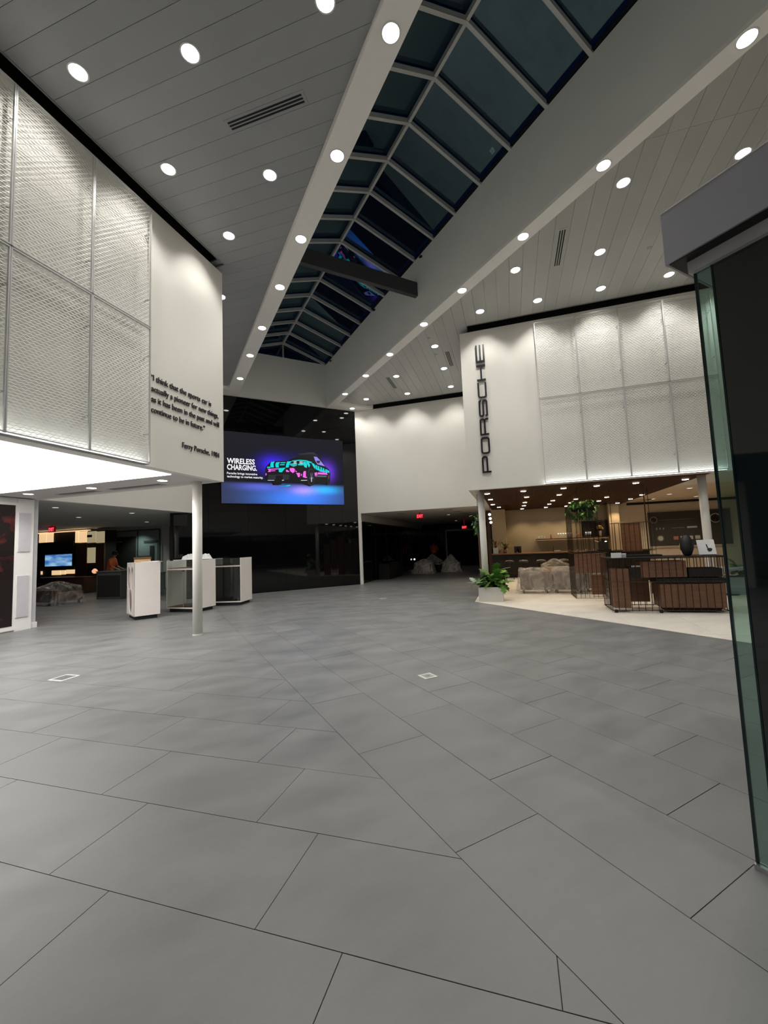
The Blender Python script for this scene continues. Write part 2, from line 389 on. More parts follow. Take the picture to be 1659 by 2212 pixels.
# slot edge trims and black recesses behind them
def edge(name, U0, V0, U1, V1, z0, z1, t, mat):
    a = Vector(uv(U0,V0)); b = Vector(uv(U1,V1)); return MB().bar((a.x,a.y,(z0+z1)/2),(b.x,b.y,(z0+z1)/2), t, z1-z0)
struct(edge('', 1.0, SL, 9.28, SL, HC-.012, HC+.3, .02, '').build('trim_4', MAT['trim_grey']))
struct(edge('', SR, -1.12, SR, 9.5, HC-.012, HC+.3, .02, '').build('trim_5', MAT['trim_grey']))
struct(edge('', 22.15, -9, 22.15, -1.4, HC-.012, HC+.3, .02, '').build('trim_6', MAT['trim_grey']))
slot = MB()
slot.prism([uv(0,SL-.0), uv(9.3,SL), uv(9.3,-8.6), uv(0,-8.6)], HC+.32, HC+.36)
slot.prism([uv(SR,-1.15), uv(SR,10), uv(17,10), uv(17,-1.15)], HC+.32, HC+.36)
slot.prism([uv(22.15,-8.6), uv(22.15,-1.2), uv(23.6,-1.2), uv(23.6,-8.6)], HC+.32, HC+.36)
slot.prism([uv(0,-7.72), uv(9.56,-7.72), uv(9.56,-7.76), uv(0,-7.76)], HT-.02, HC+.33)
slot.prism([uv(15.80,-1.15), uv(15.80,10), uv(15.84,10), uv(15.84,-1.15)], HT-.02, HC+.33)
slot.prism([uv(22.8,-8.6), uv(22.8,-1.2), uv(22.84,-1.2), uv(22.84,-8.6)], HT-.02, HC+.33)
struct(slot.build('ceiling_slot_recess', MAT['black_matt']))
# ---- lower ceilings (soffits) behind and below the boxes
LP = [uv(1.0,-7.77), uv(8.0,-7.77), uv(8.0,-14.1), uv(1.0,-14.1)]
struct(MB().prism([uv(0,-7.685),uv(9.355,-7.685),uv(9.355,-16),uv(0,-16)], HS, HS+.2).build('ceiling', MAT['soffit_white']))
struct(MB().prism([uv(9.36,-14.56),uv(9.36,-30),uv(21.9,-40),uv(21.9,-17.5),uv(16.51,-14.56)], HS+.01, HS+.2).build('ceiling', MAT['soffit_dark']))
struct(MB().prism([uv(16.4,-14.56),uv(22,-19.6),uv(22,-14.56)], HS+.01, HS+.2).build('ceiling', MAT['soffit_dark']))
lp = MB().prism(LP, HS-.012, HS-.002).build('luminous_ceiling_panel', MAT['panel_glow'])
tag(lp, 'huge glowing white stretched light panel set in the soffit under the left box', 'ceiling light')
struct(MB().prism([uv(22.6,-8.42),uv(22.6,-1.2),uv(46,-1.2),uv(46,-8.42)], HS+.01, HS+.2).build('ceiling', MAT['soffit_grey']))
# cafe: white strips round a dropped walnut ceiling, to the right a ceiling tinted warm for its lamplight
st = MB().prism([uv(15.80,-1.225),uv(15.80,-1.06),uv(27.4,-1.06),uv(27.4,-1.225)], HS, HS+.2)
st.prism([uv(15.80,6.3),uv(15.80,12),uv(19.15,12),uv(19.15,6.3)], HS, HS+.2)
struct(st.build('ceiling', MAT['soffit_white']))
wc = struct(MB().prism([uv(15.8,-1.06),uv(15.8,6.3),uv(27.5,6.3),uv(27.5,-1.06)], HS+.02, HS+.2).build('ceiling', MAT['black_matt']))
for i in range(38):
    a = -1.06+i*.1937
    MB().prism([uv(15.8,a+.004),uv(15.8,a+.190),uv(27.5,a+.190),uv(27.5,a+.004)], HS, HS+.018).build('slat', MAT['wood_ceiling'], wc)
struct(MB().prism([uv(19.15,6.3),uv(19.15,14),uv(27.6,14),uv(27.6,6.3)], HS+.012, HS+.2).build('ceiling', MAT['soffit_tan']))
# ---- cafe back wall, with the light pilasters and recessed darker bay
cw = struct(MB().prism([uv(27.35,-1.2),uv(27.35,6.0),uv(27.55,6.0),uv(27.55,-1.2)], 0, HS).build('wall_cafe', MAT['plaster_tan']))
struct(MB().prism([uv(26.2,-1.12),uv(26.2,-.30),uv(27.4,-.30),uv(27.4,-1.12)], 0, HS).build('wall_cafe_left', MAT['plaster_light']))
struct(MB().prism([uv(27.0,5.5),uv(27.0,6.05),uv(27.4,6.05),uv(27.4,5.5)], 0, HS).build('wall_cafe_right', MAT['plaster_light']))
struct(MB().prism([uv(27.55,6.0),uv(27.55,16),uv(27.7,16),uv(27.7,6.0)], 0, HS+.1).build('wall_right_rear', MAT['wall_cream']))
struct(MB().prism([uv(27.5,6.6),uv(27.5,16),uv(27.55,16),uv(27.55,6.6)], HS-.08, HS+.01).build('trim_7', MAT['black_matt']))
# side wall from the cafe to the hall (dark timber) and hidden shell
struct(MB().prism([uv(26.5,-1.42),uv(29.5,-1.42),uv(29.5,-1.2),uv(26.5,-1.2)], 0, HS).build('wall_cafe_side', MAT['walnut']))
struct(MB().prism([uv(29.3,-1.42),uv(46,-1.42),uv(46,-1.2),uv(29.3,-1.2)], 0, HS).build('wall_passage_right', MAT['black_matt']))
# passage beyond the back right wall
gw = struct(MB().prism([uv(22.85,-8.5),uv(42,-8.5),uv(42,-8.6),uv(22.85,-8.6)], 2.55, HS+.15).build('wall_passage_left', MAT['soffit_dark']))
pw = struct(MB().prism([uv(22.95,-8.46),uv(41,-8.46),uv(41,-8.43),uv(22.95,-8.43)], 2.5, 2.56).prism([uv(22.95,-8.46),uv(41,-8.46),uv(41,-8.40),uv(22.95,-8.40)], 0, .03).build('window_1', MAT['black_metal']))
for i in range(7):
    a = 22.95+i*2.58
    MB().prism([uv(a+.015,-8.46),uv(a+2.565,-8.46),uv(a+2.565,-8.445),uv(a+.015,-8.445)], .03, 2.5).build('pane', MAT['passage_glass'], pw)
for i in range(1,7):
    a = 22.95+i*2.58
    MB().prism([uv(a-.03,-8.47),uv(a+.03,-8.47),uv(a+.03,-8.40),uv(a-.03,-8.40)], .03, 2.5).build('mullion', MAT['black_metal'], pw)
struct(MB().prism([uv(41,-8.5),uv(41,-1.3),uv(41.2,-1.3),uv(41.2,-8.5)], 0, HS+.1).build('wall_passage_back', MAT['black_gloss']))
dd = MB().prism([uv(40.9,-6.1),uv(40.9,-3.1),uv(41.0,-3.1),uv(41.0,-6.1)], 0, 2.35).build('door_1', MAT['black_matt']); struct(dd)
MB().prism([uv(40.84,-6.2),uv(40.84,-6.08),uv(40.95,-6.08),uv(40.95,-6.2)], 0, 2.42).build('frame', MAT['soffit_dark'], dd)
MB().prism([uv(40.84,-6.2),uv(40.84,-3.0),uv(40.95,-3.0),uv(40.95,-6.2)], 2.35, 2.45).build('frame', MAT['soffit_dark'], dd)
# left rear room
wl = struct(MB().prism([uv(21.9,-14.6),uv(21.9,-40),uv(22.1,-40),uv(22.1,-14.6)], 0, HS+.1).build('wall_far_left', MAT['soffit_dark']))
struct(MB().prism([uv(21.85,-26.84),uv(21.85,-22.16),uv(21.9,-22.16),uv(21.9,-26.84)], .05, 2.68).build('trim_8', MAT['teal_wall']))
struct(MB().prism([uv(21.7,-21.2),uv(21.7,-16.5),uv(21.88,-16.5),uv(21.88,-21.2)], 0, 2.8).build('wall_far_walnut', MAT['walnut']))
# wall under the left box with its pilaster
struct(MB().prism([uv(-4,-14.55),uv(9.27,-14.55),uv(9.27,-14.9),uv(-4,-14.9)], 0, HS).build('wall_left_lower', MAT['white_paint']))
struct(MB().prism([uv(9.25,-14.62),uv(9.56,-14.62),uv(9.56,-15.0),uv(9.25,-15.0)], 0, HS).build('trim_9', MAT['aluminium_panel']))
struct(MB().prism([uv(9.25,-14.59),uv(9.59,-14.59),uv(9.59,-15.05),uv(9.25,-15.05)], 0, .12).build('baseboard_left', MAT['white_paint']))
# ---- skylight: steel ridge and rafters, two slopes of glass panes, glazed gable
RX, RZ, EZ = 4.08, 9.50, 8.93
sk = struct(MB().bar((RX,YB,RZ),(RX,Y1,RZ), .055, .10).build('window_2', MAT['skylight_frame']))
ys = [15.38-.85*k for k in range(0, 25)]
for i, y in enumerate(ys):
    for ex in (XLI-.02, XRI+.02):
        MB().bar((RX,y,RZ-.01),(ex,y,EZ-.01), .06, .09).build('rafter', MAT['skylight_frame'], sk)
    if i+1 < len(ys):
        for ex in (XLI-.02, XRI+.02):
            sx = 1 if ex > RX else -1
            a = (RX+.02*sx, RZ+.06); b = (ex-.10*sx, EZ+.035+.06)
            y0, y1 = ys[i+1]+.02, y-.02
            MB().add([(a[0],y0,a[1]),(b[0],y0,b[1]),(b[0],y1,b[1]),(a[0],y1,a[1]),(a[0],y0,a[1]+.02),(b[0],y0,b[1]+.02),(b[0],y1,b[1]+.02),(a[0],y1,a[1]+.02)],
                     [(0,3,2,1),(4,5,6,7),(0,1,5,4),(1,2,6,5),(2,3,7,6),(3,0,4,7)]).build('pane', MAT['skylight_glass'], sk)
for ex in (XLI-.02, XRI+.02):
    MB().bar((ex,YB,EZ+.03),(ex,Y1,EZ+.03), .10, .06).build('eave_bar', MAT['skylight_edge'], sk)  # dark bar added for the dark reflection along the eave
MB().bar((RX,Y1+.02,EZ),(RX,Y1+.02,RZ), .05, .05).build('gable_post', MAT['skylight_frame'], sk)
MB().xprism([(XLI,EZ-.03),(XRI,EZ-.03),(RX,RZ)], Y1+.05, Y1+.06).build('gable_pane', MAT['skylight_glass'], sk)
struct(MB().box(XLI, XRI, 8.51, 8.63, 7.90, 8.27).build('trim_10', MAT['dark_beam'], bevel=.004))
# ---- entrance enclosure on the right: fascia, glass side, tinted leaf
ft = struct(MB().box(2.25, 4.8, -2.6, 1.073, 2.864, 3.135).build('trim_11', MAT['fascia_grey']))
MB().box(2.247, 4.8, -2.6, 1.076, 3.135, 3.142).build('cap_edge', MAT['white_paint'], ft)
MB().box(2.262, 4.8, -2.6, 1.06, 2.860, 2.864).build('underside_panel', MAT['black_metal'], ft)  # dark sheet added to keep the fascia underside dark
struct(MB().box(2.325, 4.6, -2.5, 1.01, 2.80, 2.863).build('trim_12', MAT['aluminium_panel']))
wd = struct(MB().box(2.335, 2.371, -2.5, 1.0, 0, .022).build('window_3', MAT['steel']))
MB().box(2.353, 2.364, .925, .992, .022, 2.80).build('pane', MAT['pane_glass'], wd)
MB().box(2.350, 2.367, .990, .999, .022, 2.80).build('glass_edge', MAT['glass_edge'], wd)
MB().box(2.350, 2.367, .918, .926, .022, 2.80).build('glass_edge', MAT['glass_edge'], wd)
MB().box(2.353, 2.366, -2.4, .917, .022, 2.80).build('tinted_pane', MAT['tinted_glass'], wd)
# ---- round columns
for nm, (x, y), lb in (('column', (.572,8.62), 'white round steel column under the corner of the left box'), ('column', (7.60,8.63), 'white round column behind the square leafy planter'), ('column', (11.13,5.0), 'white round column behind the framed artwork on the cage table')):
    t = thing(nm, lb, 'column', (x,y,0))
    MB().lathe([(.086,0),(.086,HS)], 32).build('shaft', MAT['white_wall'], t, smooth=True)
    MB().lathe([(.089,0),(.089,.012)], 32).build('base_ring', MAT['white_paint'], t)
# ================================================================== LIGHT FITTINGS
def lamp(name, power, parent, z=-.03, size=130, blend=.7, col=(1,.975,.925), r=.04, tilt=0, az=0):
    l = bpy.data.lights.new(name, 'SPOT'); l.energy = power; l.spot_size = math.radians(size); l.spot_blend = blend
    l.color = col; l.shadow_soft_size = r
    o = link(name, l, parent, (0,0,z))
    if tilt: o.rotation_euler = Vector((math.sin(az)*math.sin(tilt), math.cos(az)*math.sin(tilt), -math.cos(tilt))).to_track_quat('-Z','Y').to_euler()
    return o
def lens_mesh(r, mat):
    me = MB().lathe([(r*.35,-.004),(r*.93,-.002),(r,.004)], 20).mesh('lens'); me.materials.append(MAT[mat]); return me
def ring_mesh(r, mat='white_paint'):
    me = MB().lathe([(r,.0),(r,-.006),(r*1.16,-.006),(r*1.18,0)], 24).mesh('trim_ring'); me.materials.append(MAT[mat]); return me
LM = {k: (lens_mesh(r, m), ring_mesh(r)) for k,(r,m) in {'big':(.095,'lamp_glow'),'small':(.06,'lamp_glow'),'dim':(.075,'lamp_dim'),'soffit':(.085,'lamp_glow'),'warm':(.072,'lamp_warm')}.items()}
def downlight(x, y, z, kind, label, group, power, aim=None, **kw):
    t = thing('ceiling_downlight', label, 'ceiling light', (x,y,z), 0, group)
    link('trim_ring', LM[kind][1], t); link('lens', LM[kind][0], t, (0,0,-.003))
    if power: lamp('bulb', power, t, **kw)
    if aim is not None: lamp('aimed_bulb', P_AIM, t, z=-.03, size=72, blend=.55, tilt=math.radians(39), az=math.radians(aim), r=.03)
    return t
BY = [13.75, 11.97, 10.31, 8.48, 6.93, 5.13, 3.52, 1.75, .0, -1.8, -3.5]
for i, y in enumerate(BY):
    downlight(2.205, y, HB, 'big', 'round downlight in the left skylight beam, %s from the screen wall' % ORD[i], 'downlights in the left skylight beam', P_BEAM)
    downlight(5.912, y, HB, 'big', 'round downlight in the right skylight beam, %s from the screen wall' % ORD[i], 'downlights in the right skylight beam', P_BEAM)
downlight(6.80, 15.13, HB, 'big', 'small downlight at the top corner where the black wall meets the pillar', None, P_BEAM*.4)
for x, y, lb in ((-.91,5.56,'nearest above the mesh panels'),(.05,6.51,'above the blank wall beside the mesh panels'),(1.04,7.52,'beyond the corner slot, nearest the quote wall corner'),(-1.87,4.6,'far left above the mesh panels')):
    downlight(x, y, HC, 'big', 'left ceiling downlight by the black slot, %s' % lb, 'downlights in the left ceiling', P_WASH, aim=-45, size=132, blend=.6)
for x, y, lb in ((.257,4.774,'middle of the top left of the picture'),(1.43,5.96,'beside the left beam past the vent'),(1.49,3.65,'at the very top edge beside the beam')):
    downlight(x, y, HC, 'big', 'downlight in the left grey ceiling, %s' % lb, 'downlights in the left ceiling', P_CEIL)
for x, y, lb in ((6.98,7.55,'above the big black letters'),(7.95,6.60,'above the first mesh panels'),(8.94,5.64,'above the third mesh column'),(9.89,4.66,'below the corner of the grey fascia'),(10.85,3.70,'hidden behind the fascia')):
    downlight(x, y, HC, 'big', 'downlight in the right ceiling along the slot, %s' % lb, 'downlights in the right ceiling', P_WASH, aim=45, size=132, blend=.6)
for x, y, lb in ((6.61,6.0,'left of the first slotted vent'),(7.78,4.86,'right of the first slotted vent'),(6.61,3.64,'near the beam above the first vent'),(7.79,2.51,'touching the top edge of the grey fascia'),
                 (6.98,9.52,'above the second slotted vent'),(8.15,10.67,'beside the end of the second vent'),(7.0,11.83,'beside the farthest slotted vent')):
    downlight(x, y, HC, 'big', 'downlight in the right panelled ceiling, %s' % lb, 'downlights in the right ceiling', P_CEIL)
for x, y, lb in ((6.99,14.19,'left'),(8.19,13.07,'middle'),(9.33,11.86,'right')):
    downlight(x, y, HC, 'big', 'wall-washing downlight, %s of three above the blank white back wall' % lb, 'wall washers of the back wall', P_WASH*1.15, aim=45, size=134, blend=.6)
for i, (x, y) in enumerate(((1.13,9.52),(0,10.67),(1.13,11.83),(-.04,13.07),(1.13,14.19),(-3,-1.5),(-1,-4),(-4.5,-4),(8.5,-1.5),(10.5,-4))):  # last five are unseen, added behind the viewer for bounce light
    downlight(x, y, HC, 'big', ('downlight beyond the left box, mirrored in the black wall, %s from the front' % ORD[i] if i < 5 else 'downlight over the entrance behind the viewer, %s one' % ORD[i-5]), 'downlights beyond the left box', P_WASH*.7)
for x, y, lb in ((-.015,8.61,'nearest the round column'),(-1.25,9.84,'in the middle of the strip'),(-2.47,10.98,'nearest the white pilaster')):
    downlight(x, y, HS, 'soffit', 'flat round downlight beside the glowing panel, %s' % lb, 'downlights in the left soffit', P_SOFFIT)
for x, y, lb in ((-2.55,13.88,'nearest'),(-.89,15.54,'middle'),(-2.52,17.17,'farthest'),(-4.6,19.4,'next to the shelves'),(-.6,19.6,'in front of the teal bay')):  # last two are added fill that brightens the rear room
    downlight(x, y, HS+.01, 'dim', 'faint downlight in the rear left room ceiling, %s' % lb, 'faint lights in the rear left room', 38)
for x, y, lb in ((12.1,16.1,'nearer'),(15.8,20.3,'farther')):  # the farther lamp is added fill for the dark passage
    downlight(x, y, HS+.01, 'dim', '%s faint lamp in the ceiling of the dark passage' % lb, 'faint lamps of the passage', 9)
# warm cone spots in the walnut ceiling
wp = {16.98:(-.82,.55,2.0,3.14,4.43,5.97), 19.4:(-.81,.75,2.09), 22.1:(-.82,.75,2.07,3.12,4.49,5.97), 24.1:(-.57,.76,2.07,3.13,4.5,5.98), 26.4:(-.81,.72,2.06,3.19,5.88)}
cone = MB().lathe([(.030,.02),(.048,-.012),(.052,-.02)], 16).mesh('cone'); cone.materials.append(MAT['bronze_metal'])
rows = ['front','second','third','fourth','rear']
for ri, (U, vs) in enumerate(wp.items()):
    for ci, V in enumerate(vs):
        x, y = uv(U, V)
        t = thing('spotlight', 'small warm spotlight in the walnut ceiling, %s row, %s from the left' % (rows[ri], ORD[ci]), 'spotlight', (x,y,HS), 0, 'warm spotlights of the cafe ceiling')
        link('cone', cone, t); link('lens', LM['warm'][0], t, (0,0,-.022))
        lamp('bulb', P_WOOD*(1.5 if U > 26 else 1), t, z=-.05, size=110, blend=.6, col=(1,.76,.48), r=.03)
for U, V, lb in ((20.7,7.4,'nearest'),(23.1,7.4,'middle'),(25.6,9.4,'right'),(25.5,7.4,'rear')):
    x, y = uv(U, V); downlight(x, y, HS+.01, 'dim', 'faint recessed lamp in the tan plaster ceiling, %s one' % lb, 'lamps of the tan ceiling', 30, col=(1,.82,.62))
for V, U in ((9.0,19.9),(11.5,25)):  # lamps added to brighten the plant and board beyond the glass
    x, y = uv(U, V); downlight(x, y, HS+.01, 'dim', 'recessed lamp in the tan ceiling beyond the glass enclosure, %s one' % ('near' if V < 10 else 'far'), 'lamps of the tan ceiling', 20, col=(1,.80,.58))
# slotted air vents
def vent(x, y, z, rot, length, label, n=3):
    t = thing('air_vent', label, 'air vent', (x,y,z), rot, None)
    MB().box(-length/2-.04, length/2+.04, -.09, .09, -.004, 0).build('frame', MAT['board_warm' if x > 4 else 'board_grey'], t)
    for i in range(n):
        MB().box(-length/2, length/2, -.055+i*.042, -.032+i*.042, -.007, -.004).build('slot', MAT['black_matt'], t)
vent(1.17, 5.06, HC, -A45, 1.10, 'long three-slot air vent in the left grey ceiling')
vent(6.94, 5.15, HC, A45, 1.05, 'three-slot air vent in the right ceiling between four downlights')
vent(7.89, 10.03, HC, A45, 1.05, 'three-slot air vent in the right ceiling near the box corner')
vent(7.13, 12.40, HC, A45, 1.05, 'farthest three-slot air vent near the back wall')
vent(9.5, 3.75, HC, A45, 1.0, 'three-slot air vent partly hidden by the grey fascia')
vent(*uv(9.05,-10.0), HS, -A45, 1.25, 'long dark slot vent in the left soffit near the round column', 1)
vent(*uv(9.05,-12.2), HS, -A45, 1.0, 'long dark slot vent in the left soffit near the pilaster', 1)
for i, (U, V) in enumerate(((23.9,-3.4),(25.6,-3.1),(27.4,-2.9),(24.6,-6.4))):
    vent(*uv(U,V), HS+.01, -A45, .3, 'small square air grille in the dark passage ceiling, %s one' % ORD[i], 3)
for i, (y, z) in enumerate(((8.25,8.80),(10.9,8.82),(14.7,8.80))):
    t = thing('wall_sensor', 'tiny dark sensor bracket under the skylight on the right well wall, %s from the front' % ORD[i], 'sensor', (XRI,y,z))
    MB().box(-.05,0,-.02,.02,-.02,.02).lathe([(.02,-.05),(.028,-.03),(.02,-.01)], 10, (-.06,0,0)).build('housing', MAT['black_metal'], t)
for i, (x, y, z) in enumerate(((8.6,4.35,HC),(6.55,9.2,HC),(7.3,9.95,HC))):
    t = thing('sprinkler_head', 'small ceiling sprinkler cap in the right ceiling, %s from the front' % ORD[i], 'sprinkler', (x,y,z))
    MB().lathe([(.045,0),(.045,-.006),(.02,-.01)], 16).build('cap', MAT['trim_grey'], t)
# ================================================================== MESH FACADE PANELS
BW = .952
def expanded(wd, ht):
    m = MB(); cw, ch = .070, .034; nx = int(wd/(cw/2)); nz = int(ht/ch)
    for j in range(nz):
        for k in range(nx):
            a0, a1 = k*cw/2, min((k+1)*cw/2, wd)
            sg = 1 if (k+j) % 2 else -1; z0 = (j+.5)*ch + sg*ch*.24; z1 = (j+.5)*ch - sg*ch*.24
            m.add([(a0,-.0015,z0-.0046),(a1,-.0015,z1-.0046),(a1,.0015,z1+.0046),(a0,.0015,z0+.0046)], [(0,1,2,3)])
    me = m.mesh('expanded_mesh'); me.materials.append(MAT['mesh_white']); return me
EM = {'lower': expanded(BW-.03, 2.11), 'upper': expanded(BW-.03, 1.96)}
brk = MB().box(-.012,.012,0,.09,-.006,.006).mesh('bracket'); brk.materials.append(MAT['steel'])
def facade(org, rot, xs, side):
    for i, x in enumerate(xs):
        for row, z0, h in (('lower', 2.895, 2.135), ('upper', 5.045, 1.985)):
            cn = ORD[i]+(' column from the blank wall')
            t = thing('mesh_panel', 'white expanded-metal mesh panel on the %s box, %s row, %s' % (side, row, cn), 'mesh panel', (org[0],org[1],z0), rot, 'expanded-metal panels of the %s box' % side)
            me = link('mesh', EM[row], t, (x+.015,-.10,.013)); me['kind'] = 'stuff'
            for b in ((x,x+BW,0,.016),(x,x+BW,h-.016,h)):
                MB().box(b[0]+.004,b[1]-.004,-.115,-.085,b[2],b[3]).build('frame_rail', MAT['frame_white'], t)
            for b in (x+.002, x+BW-.016):
                MB().box(b,b+.014,-.115,-.085,0,h).build('frame_post', MAT['frame_white'], t)
            for q in (.45, h-.45): link('bracket', brk, t, (x+BW-.02,-.09,q))
facade(OL, A45, [-1.83-BW*(i+1) for i in range(5)], 'left')
facade(OR, -A45, [1.885+BW*i for i in range(4)], 'right')
for org, rot, x0, x1, nm in ((OL, A45, -6.5, -1.84, 'left'), (OR, -A45, 1.89, 5.68, 'right')):
    t = thing('led_strip', 'thin white light strip along the foot of the %s mesh panels' % nm, 'light strip', (org[0],org[1],2.882), rot)
    MB().box(x0, x1, -.06, -.02, 0, .006).build('diffuser', MAT['strip_glow'], t)
    MB().box(x0, x1, -.10, -.005, -.008, -.001).build('tray', MAT['trim_grey'], t)
# ================================================================== LETTERING
def ribbon(m, pts, t, closed=False, d0=-.05, d1=-.018):
    n = len(pts); P = [Vector(p) for p in pts]; L_, R_ = [], []
    for i in range(n):
        a = P[i-1] if (i or closed) else None; b = P[(i+1) % n] if (i < n-1 or closed) else None
        d1v = (P[i]-a).normalized() if a is not None else None; d2v = (b-P[i]).normalized() if b is not None else None
        n1 = Vector((-d1v.y,d1v.x)) if d1v is not None else None; n2 = Vector((-d2v.y,d2v.x)) if d2v is not None else None
        if n1 is None: nn, k = n2, 1
        elif n2 is None: nn, k = n1, 1
        else: nn = (n1+n2).normalized(); k = 1/max(.5, nn.dot(n1))
        L_.append(P[i]+nn*t/2*k); R_.append(P[i]-nn*t/2*k)
    rng = range(n if closed else n-1)
    for i in rng:
        j = (i+1) % n; q = [L_[i],L_[j],R_[j],R_[i]]
        m.xprism([(v.x,v.y) for v in q], d0, d1)
def arc(cx, cy, r, a0, a1, n=5): return [(cx+r*math.cos(math.radians(a0+(a1-a0)*i/n)), cy+r*math.sin(math.radians(a0+(a1-a0)*i/n))) for i in range(n+1)]
def glyph(ch, Wd, Ht, t):
    h = t/2; x0, x1, y0, y1, ym = h, Wd-h, h, Ht-h, Ht/2; r = .05
    if ch == 'O': return [(arc(x0+r,y0+r,r,180,270)+arc(x1-r,y0+r,r,270,360)+arc(x1-r,y1-r,r,0,90)+arc(x0+r,y1-r,r,90,180), True)]
    if ch == 'P': return [([(x0,0),(x0,y1)]+[(x0,y1)]+arc(x1-r,y1-r,r,90,0)+arc(x1-r,ym-.02+r,r,0,-90)+[(x0,ym-.02)], False)]
    if ch == 'R': return [([(x0,0),(x0,y1)]+arc(x1-r,y1-r,r,90,0)+arc(x1-r,ym-.015+r,r,0,-90)+[(x0,ym-.015)], False), ([(x1-.09,ym-.015)]+arc(x1-.045,ym-.06,.045,90,0)+[(x1,0)], False)]
    if ch == 'S': return [([(x1,y1-.05+.0)]+arc(x1-.03,y1-.03,.03,0,90,3)+arc(x0+r*.8,y1-r*.8,r*.8,90,180)+arc(x0+r*.8,ym+r*.8,r*.8,180,270)+arc(x1-r*.8,ym-r*.8,r*.8,90,0)+arc(x1-r*.8,y0+r*.8,r*.8,0,-90)+[(x0+.02,y0),(x0,y0+.045)], False)]
    if ch == 'C': return [([(x1,y1)]+arc(x0+r,y1-r,r,90,180)+arc(x0+r,y0+r,r,180,270)+[(x1,y0)], False)]
    if ch == 'H': return [([(x0,0),(x0,Ht)],False),([(x1,0),(x1,Ht)],False),([(x0,ym),(x1,ym)],False)]
    if ch == 'E': return [([(Wd,y1),(x0,y1),(x0,y0),(Wd,y0)],False),([(x0,ym),(Wd,ym)],False)]
sg = thing('wall_sign', 'large black wide letters reading PORSCHE upward on the right white wall', 'sign', (*OR,0), -A45)
spans = {'P':(3.29,3.73),'O':(3.787,4.230),'R':(4.283,4.733),'S':(4.778,5.232),'C':(5.278,5.718),'H':(5.752,6.183),'E':(6.258,6.728)}
for ch in 'PORSCHE':
    z0, z1 = spans[ch]; m = MB(); Wd, Ht = z1-z0, .226
    for pts, cl in glyph(ch, Wd, Ht, .042):
        cleaned = [pts[0]]
        for p in pts[1:]:
            if math.hypot(p[0]-cleaned[-1][0], p[1]-cleaned[-1][1]) > 1e-4: cleaned.append(p)
        ribbon(m, [(.622-p[1], z0+p[0]) for p in cleaned], .042, cl)
    m.build('letter', MAT['letter_black'], sg)
def text(body, name, mat, parent, x0, x1, z, h, y=0, depth=.006, bold=.0, track=1.0):
    cu = bpy.data.curves.new('txt', 'FONT'); cu.body = body; cu.size = 1; cu.extrude = .02; cu.offset = bold; cu.resolution_u = 3
    cu.space_character = track
    o = bpy.data.objects.new('txt', cu); COL.objects.link(o); bpy.context.view_layer.update()
    dg = bpy.context.evaluated_depsgraph_get(); me = bpy.data.meshes.new_from_object(o.evaluated_get(dg))
    bpy.data.objects.remove(o)
    X = [v.co.x for v in me.vertices]; a, b = min(X), max(X); sx = (x1-x0)/(b-a)
    for v in me.vertices:
        c = v.co; v.co = (x0+(c.x-a)*sx, y-(c.z/.04+.5)*depth, z+c.y*h/.729)
    me.name = name; me.materials.clear(); me.materials.append(MAT[mat]); me.update()
    return link(name, me, parent)
qt = thing('wall_quote', 'small black raised lettering with a quotation on the left white wall', 'sign', (*OL,0), A45)
qt['group'] = 'wall lettering'
text('\u201cI think that the sports car is', 'text_line', 'quote_black', qt, -1.745, -.36, 4.262, .098, -.006, .012, .006)
text('actually a pioneer for new things,', 'text_line', 'quote_black', qt, -1.725, -.160, 4.085, .098, -.006, .012, .006)
text('as it has been in the past and will', 'text_line', 'quote_black', qt, -1.725, -.142, 3.915, .098, -.006, .012, .006)
text('continue to be in future.\u201d', 'text_line', 'quote_black', qt, -1.725, -.53, 3.745, .098, -.006, .012, .006)
text('Ferry Porsche, 1984', 'text_line', 'quote_black', qt, -1.08, -.14, 3.318, .098, -.006, .012, .006)
